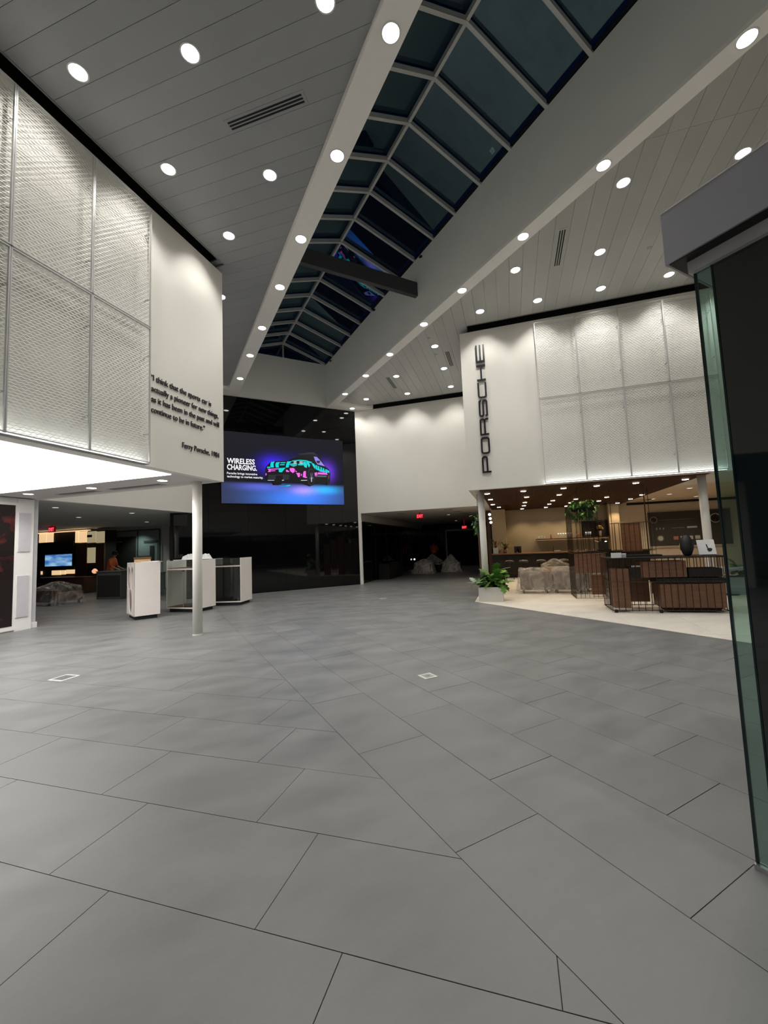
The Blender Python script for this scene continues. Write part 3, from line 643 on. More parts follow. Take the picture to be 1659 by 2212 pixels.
# ================================================================== LED SCREEN
SX0, SX1, SZ0, SZ1 = 1.80, 6.42, 3.22, 5.81
def screen_mat():
    m = bpy.data.materials.new('screen_picture'); m.use_nodes = True; nt = m.node_tree; N = nt.nodes; L = nt.links
    N.remove(N['Principled BSDF']); tc = N.new('ShaderNodeTexCoord'); sp = N.new('ShaderNodeSeparateXYZ'); L.new(tc.outputs['Object'], sp.inputs[0])
    def M_(op, a, b=None, c=None, cl=False):
        n = N.new('ShaderNodeMath'); n.operation = op; n.use_clamp = cl
        for i, q in enumerate((a, b, c)):
            if q is None: continue
            if isinstance(q, (int, float)): n.inputs[i].default_value = q
            else: L.new(q, n.inputs[i])
        return n.outputs[0]
    X, Z = sp.outputs[0], sp.outputs[2]
    def blob(cx, cz, rx, rz, pw=1.0):
        a = M_('DIVIDE', M_('SUBTRACT', X, cx), rx); b = M_('DIVIDE', M_('SUBTRACT', Z, cz), rz)
        d = M_('ADD', M_('MULTIPLY', a, a), M_('MULTIPLY', b, b)); return M_('POWER', 2.71828, M_('MULTIPLY', d, -1.0*pw))
    def sc_(col, f):
        v = N.new('ShaderNodeVectorMath'); v.operation = 'SCALE'; v.inputs[0].default_value = col; L.new(f, v.inputs['Scale']); return v.outputs[0]
    def add(a, b):
        v = N.new('ShaderNodeVectorMath'); v.operation = 'ADD'; L.new(a, v.inputs[0]); L.new(b, v.inputs[1]); return v.outputs[0]
    top = M_('MULTIPLY_ADD', M_('SUBTRACT', Z, SZ0), .10, .75)
    nz = N.new('ShaderNodeTexNoise'); nz.inputs['Scale'].default_value = 60; nz.inputs['Detail'].default_value = 2; L.new(tc.outputs['Object'], nz.inputs[0])
    wall = add(add(sc_((.013,.013,.017), top), sc_((.035,.008,.70), blob(3.60,4.68,.42,.30))), add(sc_((.13,.03,.62), blob(5.72,4.50,.30,.36)), sc_((.010,.006,.15), blob(4.5,4.70,1.0,.34))))
    fl = add(add(sc_((.03,.035,.06), M_('ADD', 1.0, 0.0)), sc_((.02,.16,.75), blob(4.6,3.45,1.5,.42))), add(sc_((.30,.12,.45), blob(4.75,3.75,.45,.16)), sc_((.0,.30,.62), blob(5.65,3.80,.55,.16))))
    fl = add(fl, sc_((.05,.05,.35), blob(3.1,3.85,.8,.14)))
    mr = N.new('ShaderNodeMapRange'); mr.inputs[1].default_value = 3.93; mr.inputs[2].default_value = 4.03; L.new(Z, mr.inputs[0])
    mx = N.new('ShaderNodeMix'); mx.data_type = 'VECTOR'; L.new(mr.outputs[0], mx.inputs[0]); L.new(fl, mx.inputs[4]); L.new(wall, mx.inputs[5])
    k = M_('MULTIPLY_ADD', nz.outputs[0], .5, .75); fin = N.new('ShaderNodeVectorMath'); fin.operation = 'SCALE'; L.new(mx.outputs[1], fin.inputs[0]); L.new(k, fin.inputs['Scale'])
    e = N.new('ShaderNodeEmission'); L.new(fin.outputs[0], e.inputs[0]); e.inputs[1].default_value = 1.25
    L.new(e.outputs[0], N['Material Output'].inputs[0]); MAT['screen_picture'] = m
screen_mat()
for n, c in {'black':(.002,.002,.004),'charcoal':(.018,.018,.028),'cyan':(.0,.62,.66),'teal':(.03,.42,.42),'pink':(.85,.13,.75),'lilac':(.28,.22,.75),'white_ink':(.75,.85,.9),'grey_ink':(.09,.10,.13),'cyan_dim':(.0,.28,.45),'text_white':(.95,.95,.97)}.items():
    mk('screen_'+n, (0,0,0), .5, em=c, ems=1.0)
scn = thing('led_screen', 'large wall screen showing a camouflaged dark car in cyan and pink', 'screen', (0,15.42,0))
MB().box(SX0-.015, SX1+.015, -.02, .03, SZ0-.015, SZ1+.015).build('housing', MAT['black_matt'], scn)
MB().box(SX0, SX1, -.026, -.021, SZ0, SZ1).build('display', MAT['screen_picture'], scn)
CAR = [
 ('black', [(3.320,4.205), (3.325,4.542), (3.387,4.652), (3.520,4.784), (3.643,4.824), (4.162,4.869), (4.347,4.982), (4.552,5.069), (4.564,5.162), (5.009,5.246), (5.220,5.261), (5.353,5.142), (5.467,5.036), (5.562,4.909), (5.675,4.725), (5.811,4.637), (5.867,4.487), (5.857,4.181), (5.732,3.987), (5.226,4.044), (5.147,3.967), (4.993,3.915), (4.694,4.007), (4.659,4.079), (3.948,4.061), (3.892,3.942), (3.592,3.914), (3.524,4.036), (3.336,4.117)]),
 ('charcoal', [(4.564,5.166), (5.009,5.254), (5.201,5.268), (5.373,5.162), (5.256,5.164), (5.161,5.204), (4.646,5.122)]),
 ('lilac', [(5.197,5.103), (5.323,5.098), (5.465,4.960), (5.655,4.739), (5.343,4.801), (5.260,4.928)]),
 ('charcoal', [(5.299,4.949), (5.465,4.950), (5.423,4.843), (5.326,4.856)]),
 ('cyan', [(3.537,4.786), (3.678,4.816), (3.624,4.719), (3.639,4.585), (3.516,4.579), (3.509,4.677)]),
 ('cyan', [(3.731,4.788), (3.873,4.806), (3.818,4.712), (3.825,4.596), (3.709,4.589), (3.694,4.705)]),
 ('cyan', [(3.891,4.798), (4.089,4.815), (4.066,4.778), (3.890,4.760)]),
 ('cyan', [(3.871,4.719), (4.051,4.735), (4.041,4.696), (3.862,4.682)]),
 ('cyan', [(4.143,4.841), (4.326,4.866), (4.233,4.773), (4.193,4.616), (4.084,4.606), (4.105,4.729)]),
 ('cyan', [(4.327,4.889), (4.642,4.942), (4.905,4.934), (5.133,4.873), (5.074,4.838), (4.885,4.890), (4.641,4.904), (4.344,4.860)]),
 ('teal', [(4.233,4.764), (4.435,4.794), (4.527,4.790), (4.506,4.697), (4.376,4.653), (4.232,4.718)]),
 ('white_ink', [(4.399,4.853), (4.510,4.870), (4.500,4.835), (4.389,4.819)]),
 ('white_ink', [(4.622,4.874), (4.753,4.874), (4.743,4.840), (4.621,4.844)]),
 ('white_ink', [(4.389,4.797), (4.509,4.811), (4.499,4.789), (4.379,4.774)]),
 ('white_ink', [(4.621,4.818), (4.761,4.815), (4.751,4.789), (4.616,4.792)]),
 ('cyan', [(4.554,4.774), (4.770,4.782), (4.749,4.729), (4.563,4.722)]),
 ('cyan', [(4.762,4.869), (4.857,4.881), (4.920,4.776), (4.907,4.636), (4.823,4.659), (4.769,4.749)]),
 ('cyan', [(4.876,4.882), (4.999,4.856), (5.043,4.746), (4.993,4.650), (4.939,4.759)]),
 ('cyan', [(3.797,4.567), (4.084,4.601), (4.029,4.543), (3.937,4.421), (3.830,4.416)]),
 ('cyan', [(3.395,4.599), (3.508,4.609), (3.502,4.555), (3.386,4.552)]),
 ('cyan', [(5.094,4.852), (5.208,4.812), (5.263,4.702), (5.232,4.606), (5.148,4.733)]),
 ('cyan', [(5.265,4.777), (5.327,4.758), (5.334,4.593), (5.268,4.605)]),
 ('cyan', [(5.352,4.741), (5.413,4.722), (5.420,4.556), (5.354,4.568)]),
 ('cyan', [(5.458,4.705), (5.520,4.686), (5.527,4.520), (5.461,4.531)]),
 ('cyan', [(5.555,4.669), (5.617,4.649), (5.624,4.483), (5.558,4.495)]),
 ('cyan', [(5.662,4.633), (5.725,4.613), (5.732,4.446), (5.665,4.458)]),
 ('cyan', [(5.262,4.646), (5.729,4.547), (5.747,4.500), (5.279,4.590)]),
 ('cyan', [(5.731,4.614), (5.819,4.561), (5.831,4.485), (5.747,4.496)]),
 ('pink', [(3.402,4.519), (3.788,4.558), (3.788,4.522), (3.524,4.495), (3.506,4.466), (3.690,4.479), (3.689,4.450), (3.505,4.434), (3.513,4.409), (3.409,4.404), (3.454,4.468)]),
 ('pink', [(4.083,4.528), (4.155,4.513), (4.226,4.444), (4.099,4.442)]),
 ('pink', [(4.229,4.590), (4.375,4.607), (4.439,4.565), (4.418,4.454), (4.353,4.405), (4.245,4.482)]),
 ('pink', [(4.438,4.519), (4.520,4.477), (4.473,4.447)]),
 ('pink', [(4.472,4.420), (4.630,4.427), (4.627,4.317), (4.607,4.261), (4.552,4.258), (4.517,4.348)]),
 ('pink', [(4.666,4.392), (4.704,4.394), (4.698,4.311), (4.665,4.315)]),
 ('pink', [(4.763,4.498), (4.866,4.513), (4.861,4.290), (4.917,4.274), (4.869,4.235), (4.738,4.266)]),
 ('pink', [(5.208,4.455), (5.315,4.488), (5.322,4.376), (5.271,4.289), (5.224,4.343)]),
 ('pink', [(5.354,4.481), (5.727,4.480), (5.745,4.405), (5.332,4.405)]),
 ('lilac', [(5.395,4.555), (5.639,4.518), (5.628,4.487), (5.404,4.517)]),
 ('pink', [(3.340,4.365), (3.373,4.322), (3.338,4.259), (3.321,4.293)]),
 ('charcoal', [(3.425,4.298), (4.151,4.346), (4.223,4.299), (4.183,4.143), (3.404,4.111)]),
 ('black', [(3.695,4.284), (3.970,4.302), (3.966,4.098), (3.691,4.087)]),
 ('white_ink', [(3.404,4.099), (3.683,4.110), (3.683,4.096), (3.404,4.085)]),
 ('white_ink', [(3.931,4.123), (4.003,4.130), (3.999,4.108), (3.934,4.102)]),
 ('white_ink', [(4.661,4.149), (4.905,4.162), (4.904,4.144), (4.660,4.130)]),
 ('black', [(4.376,4.616), (4.636,4.695), (4.822,4.622), (4.761,4.452), (4.594,4.462)]),
 ('charcoal', [(5.217,4.287), (5.207,4.180), (5.182,4.082), (5.145,4.005), (5.100,3.954), (5.051,3.936), (5.003,3.951), (4.961,3.998), (4.928,4.073), (4.909,4.168), (4.904,4.273), (4.914,4.380), (4.939,4.477), (4.975,4.555), (5.020,4.606), (5.069,4.626), (5.117,4.611), (5.160,4.565), (5.192,4.489), (5.212,4.394)]),
 ('black', [(5.202,4.286), (5.193,4.196), (5.173,4.115), (5.143,4.050), (5.107,4.008), (5.067,3.992), (5.029,4.005), (4.995,4.045), (4.969,4.107), (4.953,4.187), (4.949,4.275), (4.958,4.365), (4.978,4.446), (5.007,4.511), (5.043,4.554), (5.083,4.571), (5.121,4.558), (5.156,4.519), (5.182,4.456), (5.198,4.376)]),
 ('charcoal', [(5.167,4.289), (5.161,4.225), (5.148,4.167), (5.128,4.121), (5.104,4.091), (5.077,4.080), (5.052,4.089), (5.029,4.117), (5.012,4.162), (5.001,4.218), (4.999,4.281), (5.005,4.345), (5.018,4.402), (5.038,4.449), (5.062,4.479), (5.088,4.490), (5.114,4.482), (5.137,4.454), (5.154,4.409), (5.165,4.352)]),
 ('grey_ink', [(5.079,4.256), (5.089,4.313), (5.161,4.250), (5.155,4.212)]),
 ('white_ink', [(5.068,4.282), (5.098,4.284), (5.087,4.093), (5.071,4.091)]),
 ('grey_ink', [(5.078,4.312), (5.086,4.256), (5.008,4.201), (5.004,4.238)]),
 ('grey_ink', [(5.095,4.305), (5.070,4.268), (5.032,4.425), (5.046,4.449)]),
 ('grey_ink', [(5.096,4.270), (5.071,4.303), (5.127,4.456), (5.139,4.434)]),
 ('charcoal', [(5.855,4.238), (5.850,4.162), (5.839,4.092), (5.824,4.037), (5.806,4.001), (5.788,3.989), (5.769,4.000), (5.754,4.035), (5.742,4.089), (5.736,4.157), (5.735,4.233), (5.741,4.310), (5.751,4.379), (5.766,4.435), (5.784,4.471), (5.803,4.484), (5.821,4.472), (5.836,4.438), (5.848,4.384), (5.854,4.315)]),
 ('black', [(5.843,4.238), (5.839,4.176), (5.832,4.120), (5.822,4.075), (5.810,4.047), (5.797,4.036), (5.785,4.046), (5.775,4.074), (5.767,4.118), (5.763,4.173), (5.763,4.235), (5.767,4.296), (5.774,4.352), (5.785,4.397), (5.797,4.426), (5.809,4.436), (5.821,4.427), (5.832,4.399), (5.839,4.355), (5.843,4.300)]),
 ('grey_ink', [(5.787,4.369), (5.816,4.389), (5.804,4.255), (5.779,4.216)]),
 ('black', [(3.894,4.032), (3.886,3.997), (3.864,3.966), (3.830,3.940), (3.787,3.923), (3.741,3.916), (3.695,3.920), (3.654,3.934), (3.621,3.957), (3.601,3.987), (3.594,4.021), (3.602,4.055), (3.623,4.087), (3.657,4.113), (3.699,4.130), (3.745,4.137), (3.791,4.134), (3.833,4.120), (3.866,4.096), (3.887,4.066)]),
 ('grey_ink', [(5.254,4.364), (5.704,4.365), (5.702,4.308), (5.252,4.298)]),
 ('cyan_dim', [(3.855,3.887), (4.215,3.953), (4.260,3.922), (4.141,3.879), (3.908,3.862)]),
 ('cyan', [(4.070,3.916), (4.233,3.950), (4.251,3.922), (4.124,3.896)]),
]

order = []
cm = {}
for i, (c, p) in enumerate(CAR):
    cm.setdefault(c, MB()).xprism(p, -.0285-.00025*i, -.027-.00025*i)
for c, m in cm.items(): m.build('picture_area', MAT['screen_'+c], scn)
text('WIRELESS', 'screen_text', 'screen_text_white', scn, 1.99, 2.945, 4.655, .195, -.028, .004, .022)
text('CHARGING.', 'screen_text', 'screen_text_white', scn, 1.99, 3.02, 4.43, .195, -.028, .004, .022)
text('Porsche brings innovative', 'screen_text', 'screen_text_white', scn, 1.985, 3.03, 4.262, .080, -.028, .004, .010)
text('technology to market maturity.', 'screen_text', 'screen_text_white', scn, 1.985, 3.24, 4.145, .080, -.028, .004, .010)
# exit signs
def exit_sign(x, y, z, rot, label, s=1, drop=.08):
    t = thing('exit_sign', label, 'exit sign', (x,y,z), rot, 'red exit signs')
    MB().box(-.15*s,.15*s,-.03,.03,-.10*s,.10*s).box(-.02,.02,-.02,.02,.10*s,.10*s+drop).build('housing', MAT['sign_red'], t)
    text('EXIT', 'letters', 'red_glow', t, -.125*s, .125*s, -.065*s, .13*s, -.031, .004, .01)
exit_sign(*uv(24,-5.08), 2.69, -A45, 'red exit sign hanging under the back right wall')
exit_sign(*uv(35,-3.7), 2.42, -A45, 'red exit sign deep in the dark passage above the black doors', 1.0, .36)
exit_sign(*uv(17.5,-25.6), 2.73, -A45, 'red exit sign in the rear left room before the lit shelves', 1.15, .04)
# ================================================================== LOOSE THINGS
def outlet(x, y, rot, label, w=.17):
    t = thing('floor_outlet', label, 'floor outlet', (x,y,0), rot, 'steel floor outlets')
    MB().box(-w/2,w/2,-w/2,w/2,0,.004).build('frame', MAT['planter_white'], t)
    MB().box(-w/2+.03,w/2-.03,-w/2+.03,w/2-.03,.004,.006).build('lid', MAT['steel'], t)
    MB().box(-.02,.02,-.008,.008,.006,.008).build('pull_tab', MAT['trim_grey'], t)
outlet(-1.10, 6.70, A45, 'white square floor outlet on the left, below the white cabinets', .24)
outlet(2.675, 4.11, 0, 'white square floor outlet in the middle of the grey floor')
outlet(5.59, 10.72, 0, 'small far floor outlet in front of the dark passage')
# ---- white display cabinets
def case(x, y, rot, w, d, h, label):
    t = thing('display_cabinet', label, 'display cabinet', (x,y,0), rot, 'white showroom cabinets')
    MB().box(.05,w-.05,.06,d-.06,0,.09).build('plinth', MAT['plinth_black'], t)
    return t
W1, D1, H1 = .56, .86, 1.335
t = case(-.602, 11.44, math.radians(13), W1, D1, H1, 'white cabinet with three large round holes in its left side')
MB().box(0,W1,0,.02,.09,H1).build('front_panel', MAT['cabinet_white'], t, bevel=.002)
MB().box(0,W1,D1-.02,D1,.09,H1).build('rear_panel', MAT['cabinet_white'], t)
MB().box(W1-.02,W1,.02,D1-.02,.09,H1).build('side_panel', MAT['cabinet_white'], t)
MB().box(0,W1,.0,D1,H1,H1+.006).build('top', MAT['cabinet_white'], t)
MB().box(0,W1,.02,D1-.02,.09,.11).build('base_panel', MAT['cabinet_white'], t)
# holed side panel: outer outline bridged to three circles via boolean-free strips
def holed_side(w, z0, z1, holes, th):
    b = bmesh.new(); n = 40
    from mathutils.geometry import tessellate_polygon
    rings = [[Vector((0,z0,0)),Vector((w,z0,0)),Vector((w,z1,0)),Vector((0,z1,0))]]
    for cy, cz, ry, rz in holes: rings.append([Vector((cy+ry*math.cos(2*PI*k/n), cz-rz*math.sin(2*PI*k/n), 0)) for k in range(n)])
    flat = [p for r in rings for p in r]; tri = tessellate_polygon(rings)
    m = MB()
    for x in (0, th): m.add([(x,p.x,p.y) for p in flat], [t_ for t_ in tri])
    o = 0
    for r in rings:
        L0 = len(m.v); m.v += [(0,p.x,p.y) for p in r]+[(th,p.x,p.y) for p in r]; k = len(r)
        m.f += [(L0+i, L0+(i+1)%k, L0+(i+1)%k+k, L0+i+k) for i in range(k)]
    return m
R0 = .185
hs = holed_side(D1, .09, H1, [(.225,.96,R0,.28),(.635,.96,R0,.28),(.43,.42,R0,.28)], .02)
hs.build('holed_side_panel', MAT['cabinet_white'], t)
MB().box(.30,.31,.02,D1-.02,.11,H1).build('inner_panel', MAT['cabinet_inside'], t)
def case_glass(x, y, rot, w, d, label, open_front):
    t = case(x, y, rot, w, d, H1, label)
    wh = MAT['cabinet_white']
    MB().box(0,w,0,d,.09,.125).build('base_panel', wh, t)
    MB().box(.02,w-.02,.01,d-.02,.125,.135).build('base_lining', MAT['brown_leather'], t)
    MB().box(w-.02,w,0,d,.125,H1).build('side_panel', wh, t, bevel=.001)
    MB().box(0,.02,0,d,.125,H1).build('side_panel', wh, t, bevel=.001)
    MB().box(.02,w-.02,0,d,1.09,1.125).build('drawer_shelf', wh, t)
    MB().box(.03,w-.03,.02,d-.02,1.125,1.14).build('tray_lining', MAT['brown_leather'], t)
    MB().box(.02,w-.02,.004,.010,.125,1.09).build('front_glass', MAT['dark_case_glass' if not open_front else 'clear_glass'], t)
    MB().box(.02,w-.02,.004,.010,1.125,H1-.012).build('upper_front_glass', MAT['dark_case_glass' if not open_front else 'clear_glass'], t)
    MB().box(.02,w-.02,d-.012,d-.006,.125,1.09).build('rear_glass', MAT['dark_case_glass' if not open_front else 'clear_glass'], t)
    MB().box(.02,w-.02,.02,d-.02,H1-.010,H1).build('top_glass', MAT['clear_glass'], t)
    if open_front:
        MB().box(.55,.57,.0,.012,.135,1.09).build('door_edge', MAT['steel'], t)
        MB().box(.54,.60,-.02,0,1.05,1.07).build('lock', MAT['black_metal'], t)
    return t
# middle case: glazed front turned to the hall corner, solid side on the right
t = case_glass(.082, 12.50, math.radians(-47), 1.02, .66, 'glass-fronted white cabinet half hidden behind the round column', True)
t2 = case_glass(1.17, 12.90, math.radians(-34), .93, .74, 'white cabinet with dark glass front nearest the black wall', False)
# things on top of them
def paper(x, y, z, w, d, rot, label, mat='paper_white', th=.006):
    o = MB().box(-w/2,w/2,-d/2,d/2,0,th).build('paper_sheet', MAT[mat], None, loc=(x,y,z), rot=rot); tag(o, label, 'paper', 'papers on the cabinets'); return o
zt = H1+.007
t = thing('kraft_box', 'tan cardboard box with a lid on the holed cabinet', 'box', (-.45,11.95,zt), .5)
MB().box(-.15,.15,-.10,.10,0,.075).build('body', MAT['paper_tan'], t, bevel=.003)
MB().box(-.16,.16,-.11,.11,.075,.125).build('lid', MAT['kraft'], t, bevel=.003)
t = thing('notebook', 'dark flat case on top of the tan cardboard box', 'case', (-.42,11.96,zt+.126), .7)
MB().box(-.12,.12,-.07,.07,0,.03).build('cover', MAT['hair_dark'], t, bevel=.004)
paper(-.36,11.58,zt,.22,.12,.2,'white paper pad at the front edge of the holed cabinet',th=.014)
paper(-.18,11.72,zt,.2,.15,-.3,'white folded sheet on the right of the holed cabinet',th=.02)
paper(-.08,11.60,zt,.12,.1,.6,'small white card at the right edge of the holed cabinet',th=.008)
def crumple(name, x, y, z, w, d, h, label, mat='paper_white', seed=1):
    random.seed(seed); n = 9; vs = []; fs = []
    for j in range(n+1):
        for i in range(n+1):
            u, v = i/n*2-1, j/n*2-1; e = max(0, 1-max(abs(u),abs(v))**3)
            vs.append((u*w/2+random.uniform(-.01,.01), v*d/2+random.uniform(-.01,.01), h*e*(.25+.75*random.random())+.004))
    fs = [(j*(n+1)+i, j*(n+1)+i+1, (j+1)*(n+1)+i+1, (j+1)*(n+1)+i) for j in range(n) for i in range(n)]
    o = MB().add(vs, fs).build(name, MAT[mat], None, loc=(x,y,z)); return tag(o, label, 'paper wrapping', 'crumpled wrapping paper')
crumple('crumpled_paper', .60,12.30,zt,.34,.3,.17, 'crumpled white wrapping paper piled just left of the round column', seed=3)
crumple('crumpled_paper', .98,12.28,zt,.40,.32,.18, 'crumpled white wrapping paper just right of the round column', seed=5)
paper(.42,12.42,zt,.3,.24,.9,'white sheet drooping over the corner of the middle cabinet',th=.012)
# far white table top seen over the cabinets
t = thing('display_table', 'far table with a bright white top behind the cabinets', 'table', (*uv(17.2,-15.9),0), -A45)
MB().box(-.45,.45,-.3,.3,1.28,1.32).build('tabletop', MAT['white_plastic'], t); MB().box(-.42,.42,-.27,.27,0,1.28).build('body', MAT['grey_desk'], t)
# ---- pilaster speakers / poster panel under the left box (wall plane V = -14.43)
frame45 = lambda U, V: (*uv(U,V),0)
t = thing('poster_frame', 'tall white frame with a dark red close-up picture of a car, at the left edge', 'poster', frame45(9.0,-14.53), A45)
def u2(U): return (U-9.0)*S2
MB().box(u2(3.0),u2(9.22),-.02,.06,.03,2.76).box(u2(8.9),u2(9.36),-.018,.04,.0,2.86).build('frame', MAT['white_paint'], t)
m = bpy.data.materials.new('car_picture'); m.use_nodes = True; nt = m.node_tree; p = nt.nodes['Principled BSDF']; nz = nt.nodes.new('ShaderNodeTexNoise'); nz.inputs['Scale'].default_value = 1.4; nz.inputs['Detail'].default_value = 8; nz.inputs['Distortion'].default_value = 1.2
tcn = nt.nodes.new('ShaderNodeTexCoord'); nt.links.new(tcn.outputs['Object'], nz.inputs[0])
rp = nt.nodes.new('ShaderNodeValToRGB'); rp.color_ramp.elements[0].position = .50; rp.color_ramp.elements[0].color = (.012,.008,.008,1); rp.color_ramp.elements[1].position = .62; rp.color_ramp.elements[1].color = (.13,.022,.020,1)
nt.links.new(nz.outputs[0], rp.inputs[0]); nt.links.new(rp.outputs[0], p.inputs['Base Color']); p.inputs['Roughness'].default_value = .25; MAT['car_picture'] = m
MB().box(u2(3.2),u2(8.83),-.026,-.021,.12,2.70).build('picture', MAT['car_picture'], t)
for i, (z0, z1) in enumerate(((1.70,2.54),(.29,1.17))):
    t = thing('wall_speaker', '%s grey perforated speaker panel set in the white pilaster' % ('upper','lower')[i], 'speaker', (*uv(9.08,-14.49),z0), A45, 'speaker panels of the pilaster')
    MB().box(-.115,.115,-.018,.0,0,z1-z0).build('grille', MAT['aluminium_panel'], t)
    MB().box(-.125,.125,-.012,.0,-.012,z1-z0+.012).build('frame', MAT['white_paint'], t)
# ---- rear left room: lit shelf wall on the plane U = 20.4 and a screen
K = .936
def farbox(name, V0, z0, V1, z1, d, mat, parent, U=20.4):
    V0, V1, z0, z1 = V0*K, V1*K, 1.5+K*(z0-1.5), 1.5+K*(z1-1.5)
    return MB().prism([uv(U,V0),uv(U,V1),uv(U+d,V1),uv(U+d,V0)], min(z0,z1), max(z0,z1)).build(name, MAT[mat], parent)
t = thing('shelf_wall', 'dark timber shelving wall with glowing cream boxes in the rear left room', 'shelving')
farbox('carcass', -36, -.10, -26.86, 2.84, .8, 'hair_dark', t, 20.45)
for q in ((-33.14,2.36,-32.39,2.9),(-32.35,2.36,-31.78,2.9),(-29.54,2.28,-29.23,2.84),(-29.20,2.27,-28.47,2.83)): farbox('lit_box', q[0],q[1],q[2],q[3], .12, 'lit_shelf', t, 20.36)
for q in ((-28.42,2.24,-27.63,2.80),(-27.55,2.21,-26.89,2.77),(-28.37,1.25,-27.64,2.0)): farbox('dim_lit_box', q[0],q[1],q[2],q[3], .12, 'lit_shelf_dim', t, 20.36)
for q in ((-33.1,.74,-32.8,.91),(-31.76,.70,-30.93,.93),(-30.87,.72,-30.47,.93),(-30.36,.75,-29.60,.95)): farbox('lit_box', q[0],q[1],q[2],q[3], .12, 'lit_shelf', t, 20.36)
farbox('timber_panel', -27.60, .3, -26.84, 2.17, .10, 'walnut_panel', t, 20.37)
farbox('timber_panel', -29.5, .3, -28.45, 2.2, .10, 'walnut', t, 20.37)
farbox('light_cornice', -33.5, 2.86, -28.4, 2.90, .3, 'lit_shelf', t, 20.30)
m = bpy.data.materials.new('tv_picture'); m.use_nodes = True; nt = m.node_tree; p = nt.nodes['Principled BSDF']; nz = nt.nodes.new('ShaderNodeTexNoise'); nz.inputs['Scale'].default_value = 1.2; nz.inputs['Detail'].default_value = 3
mp = nt.nodes.new('ShaderNodeMapping'); mp.inputs['Scale'].default_value = (1,1,4); tcn = nt.nodes.new('ShaderNodeTexCoord'); nt.links.new(tcn.outputs['Object'], mp.inputs[0]); nt.links.new(mp.outputs[0], nz.inputs[0])
rp = nt.nodes.new('ShaderNodeValToRGB'); rp.color_ramp.elements[0].color = (.04,.16,.48,1); rp.color_ramp.elements[1].color = (.35,.62,.88,1); rp.color_ramp.elements[0].position = .35; rp.color_ramp.elements[1].position = .65
nt.links.new(nz.outputs[0], rp.inputs[0]); nt.links.new(rp.outputs[0], p.inputs['Emission Color']); p.inputs['Emission Strength'].default_value = .8; p.inputs['Base Color'].default_value = (0,0,0,1); MAT['tv_picture'] = m
t = thing('television', 'wide television showing a blue sky picture before the lit shelves', 'television')
farbox('bezel', -33.0, .97, -29.59, 2.37, .08, 'black_matt', t, 20.26); farbox('display', -32.26, 1.15, -29.65, 1.73, .02, 'tv_picture', t, 20.235)
t = thing('ceiling_sign', 'small dark hanging plaque before the dim cream boxes', 'sign'); farbox('plaque', -28.34, 2.51, -27.92, 2.63, .04, 'black_matt', t, 20.3)
# teal bay on the far wall: dark board, door, frame
t = thing('notice_board', 'big dark grey board with a short white heading on the far left wall', 'board')
U0 = 21.82
MB().prism([uv(U0,-26.44),uv(U0,-24.12),uv(U0+.03,-24.12),uv(U0+.03,-26.44)], 1.0, 2.43).build('panel', MAT['board_dark'], t)
hd = text('Exclusive', 'heading', 'paper_white', None, 0, .6, 0, .075, 0, .004, .01); hd.parent = t; hd.location = (*uv(U0-.01,-26.14), 2.18); hd.rotation_euler = (0,0,-A45)
d = struct(MB().prism([uv(U0,-23.39),uv(U0,-22.28),uv(U0+.03,-22.28),uv(U0+.03,-23.39)], 0, 2.1).build('door_2', MAT['teal_wall']))
MB().prism([uv(U0-.04,-23.39),uv(U0-.04,-22.28),uv(U0,-22.28),uv(U0,-23.39)], 2.10, 2.2).build('frame', MAT['grey_desk'], d)
MB().prism([uv(U0-.03,-22.89),uv(U0-.03,-22.55),uv(U0,-22.55),uv(U0,-22.89)], .9, 1.95).build('pane', MAT['board_dark'], d)
for V in (-26.86,-24.0,-22.14): struct(MB().prism([uv(U0-.03,V),uv(U0-.03,V+.08),uv(U0,V+.08),uv(U0,V)], 0, 2.72).build('trim_13', MAT['grey_desk']))
struct(MB().prism([uv(U0-.03,-26.86),uv(U0-.03,-22.1),uv(U0,-22.1),uv(U0,-26.86)], 2.68, 2.74).build('trim_14', MAT['grey_desk']))
lamp('room_wall_light', 30, None, 0).location = (*uv(20.9,-23.6), 2.8)  # added lamps without fittings that brighten the teal bay
lamp('room_wall_light', 16, None, 0).location = (*uv(20.9,-26.6), 2.8)
bpy.data.objects['room_wall_light'].data.color = (.8,1,.95)
# desks in the rear room
def desk(U, V, w, d, h, label, mat='grey_desk', top='grey_desk'):
    t = thing('reception_desk', label, 'desk', (*uv(U,V),0), -A45, None)
    MB().box(-w/2,w/2,-d/2,d/2,0,h-.04).build('body', MAT[mat], t); MB().box(-w/2-.02,w/2+.02,-d/2-.02,d/2+.02,h-.04,h).build('top', MAT[top], t)
    MB().box(-w/2+.05,w/2-.05,-d/2-.01,-d/2,.1,h-.15).build('modesty_panel', MAT['hair_dark' if mat=='grey_desk' else mat], t)
desk(16.6,-19.6,1.15,.6,1.0,'dark green-grey desk block right of the plastic-wrapped chair')
desk(20.6,-21.5,.9,.6,.75,'low dark desk behind the standing person in the rear room')
desk(18.0,-18.6,.5,.5,.85,'pale grey pedestal seen just left of the holed cabinet', 'teal_wall', 'teal_wall')
desk(19.2,-27.0,3.2,.6,.70,'long brown desk under the television', 'walnut', 'walnut')
t = thing('table_lamp', 'small glowing orange table lamp in the rear left room', 'lamp', (*uv(19.2,-24.4),.70))
MB().lathe([(.07,0),(.07,.02),(.015,.03),(.015,.12)], 16).build('base', MAT['bronze_metal'], t); MB().lathe([(.04,.12),(.10,.17),(.11,.24),(.06,.31),(.02,.33)], 16).build('shade', MAT['glow_lamp'], t, smooth=True)
t = thing('office_chair', 'black office chair silhouetted before the television', 'chair', (*uv(17.8,-27.4),0), .3)
MB().lathe([(.28,0),(.28,.05),(.04,.08),(.04,.42)], 16).build('base', MAT['black_matt'], t)
